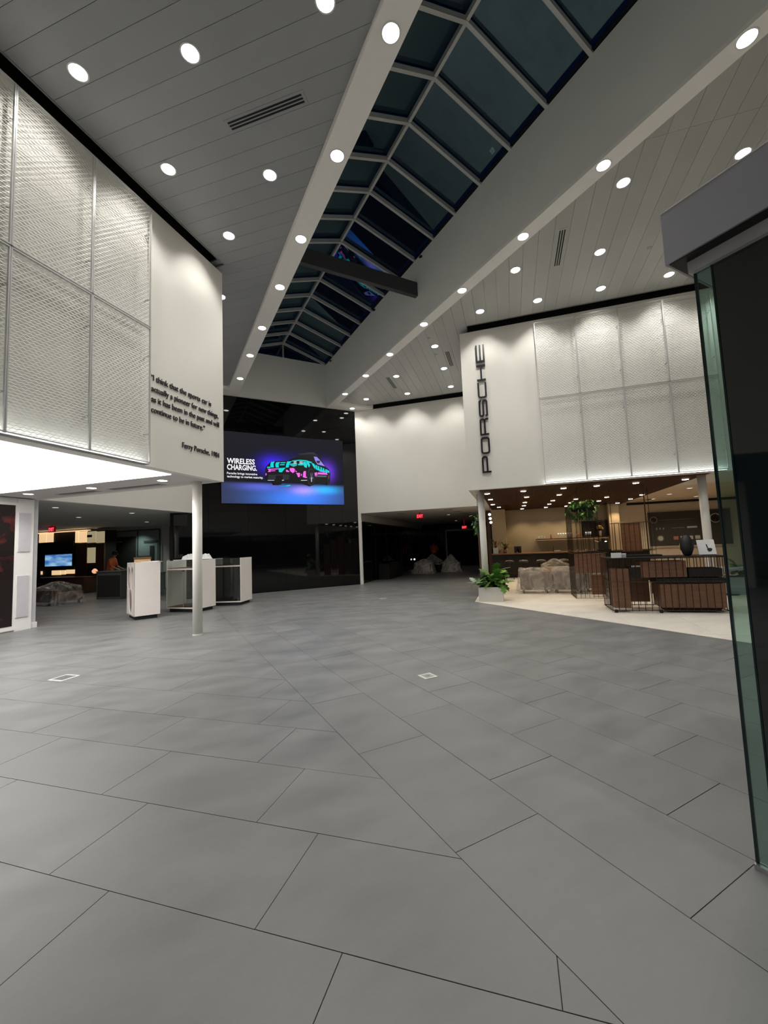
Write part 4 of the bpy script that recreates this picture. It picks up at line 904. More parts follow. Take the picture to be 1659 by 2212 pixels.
MB().box(-.25,.25,-.24,.24,.42,.50).build('seat', MAT['black_matt'], t, bevel=.03); MB().box(-.22,.22,.20,.28,.55,1.25).build('backrest', MAT['black_matt'], t, bevel=.03)
# ---- plastic covers
def drape(label, x, y, rot, w, d, h, flare=.18, seed=1, top=None, peak=0, sheet='clear_sheet'):
    random.seed(seed); n = 72; ph = [random.uniform(0,2*PI) for _ in range(6)]
    vs, fs = [], []; rings = []
    for lv in range(15):
        if lv < 5: s_ = (lv+.3)/5.0; z = h + peak*(1-s_)**1.2*(1); f = s_
        else: q = (lv-5)/9.0; z = h*(1-q)+.004; f = 1+flare*q**1.6
        ring = []
        for k in range(n):
            a = 2*PI*k/n; c, s2 = math.cos(a), math.sin(a); e = .35
            rx = w/2*abs(c)**e*(1 if c >= 0 else -1); ry = d/2*abs(s2)**e*(1 if s2 >= 0 else -1)
            fold = 0 if lv < 5 else (.010+.035*((lv-5)/9)**1.3)*(math.sin(9*a+ph[0])+.7*math.sin(14*a+ph[1])+.5*math.sin(23*a+ph[2]+lv*.3))
            zz = z + (.02*math.sin(5*a+ph[3]+lv)+.015*math.sin(11*a+ph[4]) if 0 < lv < 14 else 0)+random.uniform(-.003,.003)
            rr = math.hypot(rx, ry) or 1; k2 = f+fold/rr+random.uniform(-.003,.003)
            ring.append((rx*k2, ry*k2, max(.004, zz)))
        vs += ring
    fs = [(l*n+k, l*n+(k+1)%n, (l+1)*n+(k+1)%n, (l+1)*n+k) for l in range(14) for k in range(n)]
    fs.append(tuple(range(n-1,-1,-1)))
    t = thing('plastic_cover', label, 'plastic sheet', (x,y,0), rot, 'clear dust covers over the furniture')
    MB().add(vs, fs).build('sheet', MAT[sheet], t, smooth=True)
    return t
def armchair(x, y, rot, w, d, h, label, mat='sofa_brown'):
    t = thing('armchair', label, 'armchair', (x,y,0), rot, 'armchairs under plastic')
    mt = MAT[mat]
    MB().box(-w/2+.12,w/2-.12,-d/2+.02,d/2-.16,.12,h*.62).build('seat', mt, t, bevel=.03)
    MB().box(-w/2,w/2,-d/2,-d/2+.14,.10,h).build('backrest', mt, t, bevel=.03)
    for sx in (-1,1): MB().box(min(sx*w/2,sx*(w/2-.12)),max(sx*w/2,sx*(w/2-.12)),-d/2+.1,d/2,.10,h*.8).build('armrest', mt, t, bevel=.03)
    for sx in (-1,1):
        for sy in (-1,1): MB().box(sx*(w/2-.08)-.02,sx*(w/2-.08)+.02,sy*(d/2-.08)-.02,sy*(d/2-.08)+.02,0,.10).build('leg', MAT['black_metal'], t)
    return t
def covered(U, V, w, d, h, labc, laba, seed, peak=0, flare=.18, mat='sofa_brown'):
    x, y = uv(U, V); armchair(x, y, -A45, w-.06, d-.06, h-.05, laba, mat); drape(labc, x, y, -A45, w, d, h, flare, seed, peak=peak, sheet='milky_sheet' if seed in (21,22,23) else 'clear_sheet')
covered(18.2,.78,.84,.74,.67,'clear plastic sheet over the leftmost square armchair of the cafe','taupe armchair under plastic, leftmost in the cafe',11,.02)
covered(18.2,2.02,.80,.74,.68,'clear plastic sheet over the armchair beside the leftmost one','taupe armchair under plastic, second from left in the cafe',12,.02,.10)
covered(19.8,1.75,.80,.70,.72,'peaked plastic sheet over the chair standing behind the two armchairs','taupe armchair under a peaked sheet behind the first two',13,.20,.12,'cushion_tan')
covered(18.6,3.15,.78,.74,.58,'clear plastic sheet over the armchair behind the tall wire screen','taupe armchair under plastic behind the tall wire screen',14,.03)
covered(18.9,4.3,.7,.7,.55,'clear plastic sheet over the armchair behind the black-topped cage table','taupe armchair under plastic behind the cage table',15,.02)
covered(30.4,-6.3,.95,.85,.55,'crumpled plastic sheet over a low chair, leftmost in the dark passage','low dark chair under plastic, leftmost in the passage',21,.22,.22,'kraft')
covered(31.8,-4.5,.95,.85,.45,'tall peaked plastic sheet at the right of the dark passage','dark chair under the right peaked sheet in the passage',22,.52,.24)
covered(35.0,-6.5,1.1,.9,.5,'peaked plastic sheet farther back in the middle of the passage','dark chair under the farther peaked sheet',23,.45,.2)
covered(14.6,-20.9,1.15,1.0,.55,'shiny crumpled plastic over a low chair beside the left pilaster','red-brown chair under plastic beside the left pilaster',24,.22,.16,'kraft')
t = thing('coffee_table', 'small dark drum table between the two plastic heaps in the passage', 'table', (*uv(31.5,-5.45),0))
MB().lathe([(.30,0),(.30,.42)], 24).build('base', MAT['black_matt'], t); MB().lathe([(.33,.42),(.33,.45)], 24).build('top', MAT['steel'], t)
# ---- planters and foliage
def leaf_mesh(kind, s=1, mat='green_leaf'):
    m = MB(); n = 9; pts = []
    for i in range(n+1):
        t_ = i/n
        wdt = {'oval': math.sin(PI*t_)**.8*.22, 'lobed': (.16+.20*(i % 2))*math.sin(PI*min(1,t_*1.02))**.5, 'blade': math.sin(PI*t_)**.6*.09}[kind]
        pts.append((t_, wdt))
    vs = []
    for t_, wd_ in pts:
        z = .25*t_-.45*t_*t_
        vs += [(t_*s, -wd_*s, (z-.06*wd_)*s), (t_*s, 0, (z+.02)*s), (t_*s, wd_*s, (z-.06*wd_)*s)]
    fs = []
    for i in range(n):
        a = i*3; fs += [(a,a+3,a+4,a+1),(a+1,a+4,a+5,a+2)]
    me = m.add(vs, fs).mesh('leaf'); me.materials.append(MAT[mat]); me.shade_smooth(); return me
LF = {(k,m): leaf_mesh(k, 1, m) for k, m in (('lobed','green_leaf'),('lobed','green_pale'),('lobed','green_dark'),('oval','green_dark'),('oval','green_leaf'),('oval','green_pale'),('blade','gold_leaf'),('blade','rust_leaf'),('blade','green_leaf'))}
def leaves(parent, n, cx, cy, cz, rx, ry, h, kinds, smin, smax, seed, droop=.3, name='leaf'):
    random.seed(seed)
    for i in range(n):
        a = random.uniform(0, 2*PI); r = random.random()**.6
        o = link(name, LF[random.choice(kinds)], parent, (cx+rx*r*math.cos(a)*.55, cy+ry*r*math.sin(a)*.55, cz+h*random.uniform(.25,1)*(1-.5*r)))
        s = random.uniform(smin, smax); o.scale = (s,s,s)
        o.rotation_euler = (random.uniform(-.4,.4), random.uniform(-.9,droop+.5), a+random.uniform(-.5,.5))
        stem(parent, (cx,cy,cz-.02), o.location)
def stem(parent, a, b):
    a = Vector(a); b = Vector(b); SM[parent.name].tube([a, a.lerp(b,.5)+Vector((0,0,.03)), b], .004, 4)
SM = {}
def plant(name, label, x, y, z, rot=0, cat='plant', group=None):
    t = thing(name, label, cat, (x,y,z), rot, group); SM[t.name] = MB(); return t
def finish(t, mat='stem_green'):
    if SM[t.name].v: SM[t.name].build('stems', MAT[mat], t)
t = plant('potted_plant', 'leafy green plant in a square off-white planter at the beige floor corner', *uv(15.39,-.83), 0, -A45)
PW = .60
MB().box(-PW/2,PW/2,0,.02,0,.36).box(-PW/2,PW/2,.50,.52,0,.36).box(-PW/2,-PW/2+.02,.02,.50,0,.36).box(PW/2-.02,PW/2,.02,.50,0,.36).box(-PW/2,PW/2,.02,.5,0,.03).build('planter_box', MAT['planter_white'], t)
MB().box(-PW/2+.02,PW/2-.02,.02,.50,.03,.33).build('soil', MAT['soil'], t)
leaves(t, 48, .10,.26,.33,.42,.25,.50,[('lobed','green_leaf')],.24,.40,31)
leaves(t, 26, -.16,.22,.33,.40,.22,.32,[('lobed','green_pale')],.17,.28,32)
leaves(t, 22, 0,.25,.33,.30,.22,.22,[('oval','green_dark'),('lobed','green_dark')],.14,.24,33)
finish(t)
def hanging(label, U, V, z, rx, ry, h, n, seed, wires):
    t = plant('hanging_plant', label, *uv(U,V), z, -A45)
    MB().box(-rx*.7,rx*.7,-ry*.6,ry*.6,-.06,.04).build('trough', MAT['black_metal'], t)
    random.seed(seed)
    m = t
    for i in range(n):
        a = random.uniform(0,2*PI); r = random.random()**.5; zz = random.uniform(-.9,1)
        s = random.uniform(.09,.17)
        q = math.sqrt(max(0.05,1-zz*zz*.6))
        o = link('leaf', LF[random.choice([('oval','green_dark'),('oval','green_dark'),('oval','green_leaf'),('lobed','green_dark')])], t, (rx*r*q*math.cos(a), ry*r*q*math.sin(a), zz*h))
        o.scale = (s,s,s); o.rotation_euler = (random.uniform(-.6,.6), random.uniform(.1,1.5), random.uniform(0,2*PI))
        if i % 3 == 0: stem(t, (0,0,0), o.location)
    for wx in wires: MB().tube([(wx,0,.0),(wx,0,HS-z)], .005, 6).build('wire', MAT['bronze_metal'], t)
    finish(t)
hanging('hanging bush of dark green leaves on top of the tall wire screen', 17.3, 2.62, 2.27, .40, .30, .26, 210, 41, (-.1,.25))
hanging('small trailing green plant hanging behind the white column by the planter', 17.0, -1.25, 2.05, .17, .45, .30, 90, 42, (0,))
# ---- wire screens and cages in the cafe (local x to the right along the front, y away)
def cage_bars(m, w, d, h, r=.008, step=.085, z0=.012, sides='flrb', rails=(0,1)):
    def run(ax, fixed, length, along):
        n = max(1, round(length/step))
        for i in range(n+1):
            q = i*length/n; p = (q, fixed) if along == 'x' else (fixed, q)
            m.tube([(p[0],p[1],z0),(p[0],p[1],h)], r*.55, 5)
    if 'f' in sides: run(0, 0, w, 'x')
    if 'b' in sides: run(0, d, w, 'x')
    if 'l' in sides: run(0, 0, d, 'y')
    if 'r' in sides: run(0, w, d, 'y')
def bar_objects(t, w, d, h, sides='flr', step=.11, r=.006, z0=.0, mat='bronze_metal'):
    me = MB().tube([(0,0,z0),(0,0,h)], r, 6).mesh('bar'); me.materials.append(MAT[mat])
    def put(x, y): link('bar', me, t, (x,y,0))
    if 'f' in sides:
        for i in range(round(w/step)+1): put(i*w/round(w/step), 0)
    if 'b' in sides:
        for i in range(round(w/step)+1): put(i*w/round(w/step), d)
    for c, x in (('l',0),('r',w)):
        if c in sides:
            for i in range(1, round(d/step)): put(x, i*d/round(d/step))
def rail_loop(t, w, d, z, r=.008, mat='bronze_metal'):
    for a, b in (((0,0),(w,0)),((w,0),(w,d)),((w,d),(0,d)),((0,d),(0,0))): MB().tube([(a[0],a[1],z),(b[0],b[1],z)], r, 6).build('rail', MAT[mat], t)
def slab(t, x0, x1, y0, y1, z0, z1, n=1):
    for i in range(n):
        a = x0+(x1-x0)*i/n; b = x0+(x1-x0)*(i+1)/n-.002
        MB().box(a,b,y0,y1,z0,z1).build('wood_panel', MAT['walnut_panel'], t)
# front cage table: black top, bronze bars, walnut boxes
FX, FY = uv(13.2, 2.60)
cg = thing('cage_table', 'high table of bronze bars with black top and walnut boxes, nearest in the cafe', 'table', (FX,FY,0), -A45)
CW_, CD_, CH_ = 1.95, .78, 1.06
bar_objects(cg, CW_, CD_, CH_, 'flrb', .118, .0065, .03)
rail_loop(cg, CW_, CD_, .05); rail_loop(cg, CW_, CD_, .60, .006); rail_loop(cg, CW_, CD_, CH_-.01)
MB().box(-.02,CW_+.02,-.02,CD_+.02,CH_,CH_+.014).build('tabletop', MAT['black_metal'], cg)
slab(cg, .04,.34, .03,.36, .09,.86, 1)
slab(cg, .56,1.33, .03,.40, .68,.99, 3)
slab(cg, .86,1.92, .03,.50, .10,.55, 4)
slab(cg, .42,.80, .5,.75, .15,.66, 2)
MB().box(.36,.60,.1,.5,.68,.88).build('drawer_block', MAT['hair_dark'], cg)
MB().box(1.36,1.90,.03,.40,.68,.84).build('black_box', MAT['black_matt'], cg)
MB().box(.82,1.94,.02,.52,.56,.66).build('black_cushion', MAT['black_matt'], cg, bevel=.01)
MB().box(.95,1.85,.08,.45,.03,.09).build('dark_base', MAT['black_matt'], cg)
for i, bx_ in enumerate((.06,.84)): MB().lathe([(.03,.0),(.035,.03),(.03,.06)], 12, (bx_,.02,0)).build('castor', MAT['black_matt'], cg)
# tall wire screen with walnut panels
TX, TY = uv(16.0, 2.05)
tc_ = thing('wire_screen', 'tall bronze wire screen with a walnut panel, under the hanging bush', 'screen divider', (TX,TY,0), -A45)
bar_objects(tc_, .78, 1.0, 2.35, 'lb', .125, .006, .0); bar_objects(tc_, .78, 1.0, 1.95, 'f', .098, .005, .04)
for z in (.03, 1.12, 1.92, 2.35): rail_loop(tc_, .78, 1.0, z, .006)
slab(tc_, .02,.72,.02,.10, .64,1.11, 1); slab(tc_, .44,.76,.5,.6, .06,.55, 1)
t3x, t3y = uv(17.6, 3.75)
tc3 = thing('wire_screen', 'bronze wire screen with a square walnut panel, left of the dark display board', 'screen divider', (t3x,t3y,0), -A45)
bar_objects(tc3, .92, .6, 2.84, 'lr', .3, .007, 0); bar_objects(tc3, .92, .6, 1.86, 'fb', .115, .005, .6)
for z in (.60, 1.12, 1.87, 2.45): rail_loop(tc3, .92, .6, z, .006)
slab(tc3, .16,.62,.02,.08, 1.10,1.85, 1)
MB().tube([(.75,.0,0),(.75,.0,HS-.01)], .014, 8).build('post', MAT['bronze_metal'], tc3)
t4x, t4y = uv(16.75, -1.20)
tc4 = thing('wire_screen', 'dark screen of bars and walnut boards behind the white column by the planter', 'screen divider', (t4x,t4y,0), A45)
bar_objects(tc4, 2.2, .10, HS-.02, 'f', .2, .006, .0)
for i in range(5): MB().box(.1+i*.42,.48+i*.42,.02,.05,.05+.3*(i%2),1.75+.2*(i%3)).build('wood_panel', MAT['walnut_panel'], tc4)
for z in (.05,1.2,2.4): MB().tube([(0,0,z),(2.2,0,z)], .008, 6).build('rail', MAT['bronze_metal'], tc4)
for i in range(3):
    t = thing('glass_globe_lamp', 'small glowing globe hanging beside the white column, %s of three' % ('top','middle','bottom')[i], 'lamp', (*uv(22.2+.5*i,-1.02), 2.50-.13*i), 0, 'three glowing globes beside the column')
    MB().lathe([(.01,-.05),(.045,-.03),(.055,0),(.045,.03),(.01,.05)], 14).build('globe', MAT['white_glow'], t, smooth=True); MB().tube([(0,0,.05),(0,0,HS-2.50+.13*i)], .003, 5).build('cord', MAT['black_metal'], t)
# things on the cage table
zc = CH_+.015
def onc(a, b): return (FX+S2*a+S2*b, FY-S2*a+S2*b)
t = thing('vase', 'matt black egg-shaped vase on the cage table', 'vase', (*onc(1.46,.30),zc))
MB().lathe([(.045,0),(.075,.03),(.105,.12),(.112,.20),(.10,.29),(.075,.36),(.055,.395),(.052,.40),(.048,.395),(.06,.33)], 32).build('body', MAT['charcoal_ceramic'], t, smooth=True)
for i in range(14):
    a = 2*PI*i/14; MB().tube([(.107*math.cos(a),.107*math.sin(a),.12),(.114*math.cos(a),.114*math.sin(a),.20),(.102*math.cos(a),.102*math.sin(a),.29)], .003, 4).build('rib', MAT['charcoal_ceramic'], t)
t = thing('art_book', 'white artwork with a dark ink splash leaning on a stand beside the black vase', 'artwork', (*onc(1.78,.26),zc), -A45-.1)
MB().add([(-.14,-.03,.015),(.14,-.03,.015),(.125,.03,.30),(-.155,.03,.30),(-.14,-.015,.015),(.14,-.015,.015),(.125,.045,.30),(-.155,.045,.30)], [(0,1,2,3),(7,6,5,4),(0,4,5,1),(1,5,6,2),(2,6,7,3),(3,7,4,0)]).build('page', MAT['paper_white'], t)
random.seed(5); pts = [(.035+.05*math.cos(2*PI*k/14)*random.uniform(.5,1.1), .10+.045*math.sin(2*PI*k/14)*random.uniform(.6,1.1)) for k in range(14)]
def lean(p, o): z = p[1]; return (p[0], -.03+(z-.015)*.2105-o, z)
m = MB(); m.add([lean(p,.002) for p in pts], [tuple(range(14))]); m.add([lean(p,.002) for p in ((.0,.13),(.02,.125),(.005,.21),(-.015,.215))], [(0,1,2,3)]); m.build('ink_splash', MAT['navy_cloth'], t)
MB().box(-.10,.13,-.05,.08,0,.014).build('stand', MAT['black_metal'], t)
t = thing('sign_holder', 'small white acrylic block standing at the left end of the cage table', 'sign holder', (*onc(.17,.16),zc), -A45)
MB().box(-.09,.09,-.02,.03,0,.10).build('block', MAT['paper_white'], t); MB().box(.092,.18,.0,.04,0,.065).build('grey_block', MAT['planter_grey'], t); MB().box(.092,.18,0,.04,.065,.085).build('cap', MAT['paper_white'], t)
t = thing('tray', 'flat black tray on the cage table behind the white block', 'tray', (*onc(.62,.56),zc), -A45); MB().box(-.30,.45,-.12,.12,0,.03).build('base', MAT['black_matt'], t); MB().box(-.28,.43,-.10,.10,.03,.034).build('lining', MAT['hair_dark'], t)
for i in range(6):
    x, y = onc(.42+.028*i, .09); o = MB().lathe([(.010,0),(.013,.03)], 8).build('cup', MAT['white_plastic'], None, loc=(x,y,.0)); o.location.z = .885; tag(o, 'tiny white cup on the dark block of the cage table, %s from the left' % ORD[i], 'cup', 'row of tiny white cups')
# ---- bar
def Fb(U, V): return (*uv(U,V),0)
bar = thing('bar_counter', 'long dark bar counter with a walnut top along the cafe back wall', 'bar counter', Fb(25.2,-1.15), -A45)
BL = (5.6+1.15)*S2
MB().box(0,BL,.14,.72,.0,.95).build('body', MAT['black_matt'], bar)
for i in range(8): MB().box(i*BL/8+.005,(i+1)*BL/8-.005,.12,.14,.08,.94).build('front_panel', MAT['black_metal'], bar)
MB().box(-.01,BL+.02,0,.76,.955,1.0).build('worktop', MAT['counter_wood'], bar, bevel=.004)
MB().tube([(0,.05,.2),(BL,.05,.2)], .015, 8).build('foot_rail', MAT['bronze_metal'], bar)
for i in range(2): MB().box(.1+i*(BL-.3),.14+i*(BL-.3),.04,.13,.185,.215).build('rail_bracket', MAT['bronze_metal'], bar)
zb = 1.001
def onb(U, V, z=zb): return (*uv(U,V), z)
for i, V in enumerate((-.2,.55,1.47,2.62,3.7)):
    t = thing('bar_stool', 'low-backed dark bar stool at the counter, %s from the left' % ORD[i], 'stool', Fb(24.3,V), -A45, 'bar stools along the counter')
    MB().lathe([(.17,.64),(.18,.66),(.18,.69),(.15,.70)], 24).build('seat', MAT['bronze_metal'], t); MB().tube([(-.16,.02,.69),(-.13,.13,.72),(0,.18,.73),(.13,.13,.72),(.16,.02,.69)][::1], .012, 6).build('back_rail', MAT['steel'], t)
    for a in range(4): q = A45+a*PI/2; MB().tube([(.10*math.cos(q),.10*math.sin(q),.64),(.20*math.cos(q),.20*math.sin(q),0)], .010, 6).build('leg', MAT['black_metal'], t)
t = thing('coffee_grinder', 'black coffee machine standing on the bar', 'coffee machine', onb(25.7,.30), -A45)
MB().box(-.14,.14,-.12,.12,.20,.27).box(-.14,-.04,-.12,.12,0,.20).box(.04,.14,-.12,.12,0,.20).box(-.14,.14,.04,.12,0,.2).build('body', MAT['black_matt'], t, bevel=.004)
MB().tube([(-.0,-.06,.20),(-.0,-.06,.12)], .008, 6).build('spout', MAT['chrome'], t); MB().lathe([(.012,0),(.02,.05)], 10, (-.02,-.07,0)).build('cup', MAT['paper_tan'], t)
t = thing('faucet', 'dark upright tap on the bar beside the round tray', 'faucet', onb(25.6,2.24), -A45)
MB().tube([(0,0,0),(0,0,.2),(0,-.03,.22),(0,-.10,.21)], .012, 8).build('spout', MAT['bronze_metal'], t); MB().lathe([(.025,0),(.025,.01)], 12).build('base', MAT['bronze_metal'], t)
t = thing('serving_tray', 'pale oval serving tray on the bar', 'tray', onb(25.5,2.44), -A45); MB().lathe([(.10,0),(.12,.015),(.125,.05),(.115,.05),(.10,.02)], 24).build('bowl', MAT['white_sample'], t)
for i in range(5):
    V = 3.1+.42*i; o = MB().lathe([(.02,0),(.035,.03),(.03,.06),(.01,.07)], 12).build('sugar_bowl', MAT['steel'], None, loc=onb(25.6,V)); tag(o, 'small metal pot on the bar, %s from the left' % ORD[i], 'pot', 'small pots on the bar')
t = plant('potted_plant', 'rust-leaved grass plant in a grey box at the left end of the bar', *onb(25.55,-.93), -A45)
MB().box(-.10,.09,-.09,.09,0,.24).build('planter_box', MAT['planter_grey'], t)
leaves(t, 22, 0,0,.24,.25,.2,.30,[('blade','rust_leaf'),('blade','rust_leaf'),('blade','green_leaf')],.18,.30,51,-.9); finish(t, 'bronze_metal')
t = plant('potted_plant', 'bright golden leafy branches in a brown pot on the bar', *onb(25.6,-.42), -A45)
MB().lathe([(.06,0),(.09,.06),(.08,.16),(.07,.16)], 16).build('pot', MAT['kraft'], t)
leaves(t, 32, 0,0,.16,.34,.25,.42,[('blade','gold_leaf'),('oval','green_leaf'),('blade','gold_leaf')],.12,.22,52,-.6); finish(t, 'bronze_metal')
# shelf and what stands on it
sh = thing('wall_shelf', 'long dark walnut shelf on the bar back wall', 'shelf', Fb(27.05,1.42), -A45)
MB().box(0,2.86,0,.2,1.485,1.54).build('board', MAT['walnut'], sh); MB().box(.02,2.84,.15,.17,1.478,1.484).build('light_strip', MAT['lit_shelf'], sh)  # unseen strip added for the soft glow under the shelf
zs_ = 1.541
def ons(V, U=27.15): return (*uv(U,V), zs_)
for i in range(3):
    for j in range(2):
        t = thing('bowl', 'small cream bowl in the left group on the shelf, %s stack, %s' % (ORD[i], ('lower','upper')[j]), 'bowl', (*uv(27.18,1.58+.165*i), zs_+.055*j), 0, 'cream bowls on the shelf')
        MB().lathe([(.025,0),(.05,.02),(.055,.05),(.048,.05),(.02,.01)], 16).build('body', MAT['white_sample'], t, smooth=True)
t = thing('bottle', 'slim amber bottle on the shelf', 'bottle', ons(2.29)); MB().lathe([(.03,0),(.032,.02),(.032,.12),(.012,.16),(.012,.2)], 16).build('body', MAT['kraft'], t, smooth=True); MB().lathe([(.014,.2),(.014,.225)], 12).build('cap', MAT['gold_leaf'], t)
for i, V in enumerate([2.72+.135*k for k in range(6)]+[4.24,4.36,4.48]):
    t = thing('wine_glass', 'stemmed glass on the shelf, %s from the left' % ORD[i], 'glass', ons(V), 0, 'stemmed glasses on the shelf')
    MB().lathe([(.03,0),(.005,.008),(.005,.09)], 12).build('stem', MAT['glass_body'], t); MB().lathe([(.006,.09),(.035,.12),(.038,.16),(.03,.20)], 14).build('bowl', MAT['glass_body'], t, smooth=True); MB().lathe([(.028,.195),(.030,.205)], 12).build('rim', MAT['white_glow'], t)  # glowing rims paint the glint on the glasses
t = thing('sculpture', 'orange curled object on a flat tray on the shelf', 'ornament', ons(3.80), -A45)
MB().box(-.11,.13,-.05,.05,0,.015).build('tray', MAT['kraft'], t); MB().tube([(-.08,0,.02),(-.03,0,.08),(.02,0,.15),(.07,0,.16),(.09,0,.09),(.05,0,.05)], [.03,.035,.03,.025,.03,.02], 10).build('curl', MAT['terracotta'], t, smooth=True)
t = thing('flower_vase', 'cream vase with a round golden bouquet at the right of the shelf', 'vase', ons(5.0, 27.09))
MB().lathe([(.045,0),(.045,.22),(.04,.24),(.035,.24)], 20).build('vase', MAT['plaster_light'], t, smooth=True)
random.seed(9); ball = MB().lathe([(.004,-.035),(.03,-.02),(.04,0),(.03,.02),(.004,.035)], 10).mesh('bloom'); ball.materials.append(MAT['gold_leaf']); ball.shade_smooth()
for i in range(22):
    a = random.uniform(0,2*PI); q = random.uniform(-.4,1); r = .10*math.sqrt(max(0,1-q*q*.8)); link('bloom', ball, t, (r*math.cos(a), r*math.sin(a), .36+.10*q))
# dark glass cabinet at the right end of the back wall
t = thing('wall_cabinet', 'dark recessed wall cabinet above the right half of the shelf', 'cabinet', Fb(27.3,4.05), -A45)
MB().box(0,1.0,0,.03,1.56,2.22).build('back_panel', MAT['hair_dark'], t)
for q in (1.56,2.20): MB().box(0,1.0,-.03,0,q,q+.02).build('frame', MAT['bronze_metal'], t)
for q in (0,.5,.98): MB().box(q,q+.02,-.03,0,1.56,2.22).build('frame', MAT['bronze_metal'], t)
# coffee station behind the second screen
t = thing('side_counter', 'dark low counter with a coffee set behind the screens', 'counter', Fb(23.2,5.0), -A45)
MB().box(-.9,.9,-.3,.3,0,1.0).build('body', MAT['black_matt'], t); MB().box(-.93,.93,-.33,.33,1.0,1.04).build('top', MAT['black_metal'], t)
t = thing('coffee_machine', 'black espresso machine with a chrome lever on the side counter', 'coffee machine', (*uv(23.0,4.35),1.041), -A45)
MB().box(-.16,.12,-.12,.12,.05,.32).box(-.2,.2,-.14,.14,0,.04).build('body', MAT['black_matt'], t, bevel=.005); MB().lathe([(.05,.32),(.07,.42),(.06,.44)], 14).build('hopper', MAT['black_matt'], t)
MB().tube([(-.16,-.1,.30),(-.30,-.14,.36)], .01, 6).build('lever', MAT['chrome'], t); MB().lathe([(.03,-.0),(.03,.03)], 12, (.05,-.13,.30)).build('gauge', MAT['white_glow'], t)
# ---- materials display board on the right rear wall
bd = thing('display_board', 'dark brown wall board with wheel, emblem and colour samples', 'display board', Fb(27.5,7.62), -A45)
bl = (11.6-7.62)*S2
def bv(V): return (V-7.62)*S2
MB().box(0,bl,-.04,.0,1.06,2.43).build('panel', MAT['board_dark'], bd)
MB().box(-.03,bl,-.02,.01,1.0,1.06).build('ledge', MAT['wall_cream'], bd)
def ring_obj(cx, cz, R_, r_, mat, name='wheel'):
    pts = [(cx+R_*math.cos(2*PI*k/28), -.06, cz+R_*math.sin(2*PI*k/28)) for k in range(29)]
    o = MB().tube(pts, r_, 6).build(name, MAT[mat], bd)
    for k in range(5):
        a = 2*PI*k/5+.2; MB().bar((cx,-.06,cz),(cx+R_*.95*math.cos(a),-.06,cz+R_*.95*math.sin(a)), .02).build('spoke', MAT['black_metal'], bd)
ring_obj(bv(7.88), 2.12, .12, .014, 'grey_ink_solid'); ring_obj(bv(10.88), 2.09, .17, .016, 'white_sample', 'steering_wheel')
o = MB().lathe([(.0,0),(.09,0),(.09,.02),(.03,.03)], 24).build('emblem', MAT['white_sample'], bd); o.location = (bv(8.15),-.045,1.366); o.rotation_euler = (PI/2,0,0)
for k in range(12):
    a = 2*PI*k/12; MB().bar((bv(8.15)+.09*math.cos(a),-.05,1.366+.09*math.sin(a)),(bv(8.15)+.13*math.cos(a),-.05,1.366+.13*math.sin(a)), .015).build('ray', MAT['white_sample'], bd)
for V, mt in ((8.91,'pink_sample'),(9.26,'white_sample'),(9.62,'white_sample'),(9.96,'white_sample')):
    MB().box(bv(V)-.085,bv(V)+.085,-.06,-.04,1.29,1.43).build('sample', MAT[mt], bd)
for k in range(3): MB().box(bv(8.0+.17*k)-.02,bv(8.0+.17*k)+.02,-.055,-.04,1.72,1.80).build('swatch', MAT['grey_ink_solid'], bd)
MB().box(bv(8.75),bv(9.35),-.05,-.04,1.76,1.775).build('strip', MAT['grey_ink_solid'], bd); MB().box(bv(9.5),bv(9.98),-.055,-.04,1.74,1.81).build('strip', MAT['white_sample'], bd); MB().box(bv(8.15),bv(9.9),-.045,-.04,2.10,2.108).build('strip', MAT['grey_ink_solid'], bd)
# small table items near the display wall
t = thing('lounge_table', 'low grey round table seen through the cage bars', 'table', (*uv(17.2,7.0),0)); MB().lathe([(.32,.60),(.34,.64),(.34,.66)], 28).build('top', MAT['planter_grey'], t); MB().tube([(0,0,0),(0,0,.6)], .03, 8).build('pedestal', MAT['black_metal'], t); MB().lathe([(.2,0),(.2,.015)], 20).build('foot', MAT['black_metal'], t)
t = thing('wicker_ornament', 'small tan woven ornament on the ledge behind the cage table', 'ornament', (*uv(25.6,8.6),0)); MB().lathe([(.10,0),(.10,.9),(.12,.92)], 16).build('pedestal', MAT['wall_cream'], t); MB().lathe([(.05,.92),(.13,1.02),(.11,1.15),(.06,1.22)], 14).build('basket', MAT['paper_tan'], t, smooth=True)
# plants to the right, partly behind the glass
for i, (U, V, sd) in enumerate(((17.4,7.7,61),(21.2,10.6,62))):
    t = plant('potted_plant', ('green leafy plant behind the right end of the cage table','green plant in a grey trough beyond the glass enclosure')[i], *uv(U,V), 0, -A45)
    MB().box(-.5,.6,-.2,.2,0,.42).build('planter_box', MAT['planter_grey'], t)
    MB().box(-.46,.56,-.17,.17,.42,.43).build('soil', MAT['soil'], t)
    leaves(t, 34, .0,0,.42,.75,.3,.50,[('lobed','green_leaf'),('oval','green_dark'),('oval','green_pale'),('lobed','green_dark')],.20,.36,sd); finish(t)
t = thing('lounge_chair', 'dark purple tub chair beyond the glass enclosure', 'chair', (*uv(22.6,11.4),0), -A45)
MB().lathe([(.36,.12),(.40,.35),(.38,.42)], 24).build('seat', MAT['purple_fabric'], t, smooth=True)
vs = []; n = 24
for k in range(n+1):
    a = PI*1.15*k/n-PI*.075
    for r, z in ((.40,.35),(.44,1.05),(.38,1.08),(.34,.40)): vs.append((r*math.cos(a), r*math.sin(a)*1.0, z))
MB().add(vs, [(k*4+j, k*4+(j+1)%4, (k+1)*4+(j+1)%4, (k+1)*4+j) for k in range(n) for j in range(4)]+[(0,1,2,3),(n*4+3,n*4+2,n*4+1,n*4)]).build('backrest', MAT['purple_fabric'], t, smooth=True)
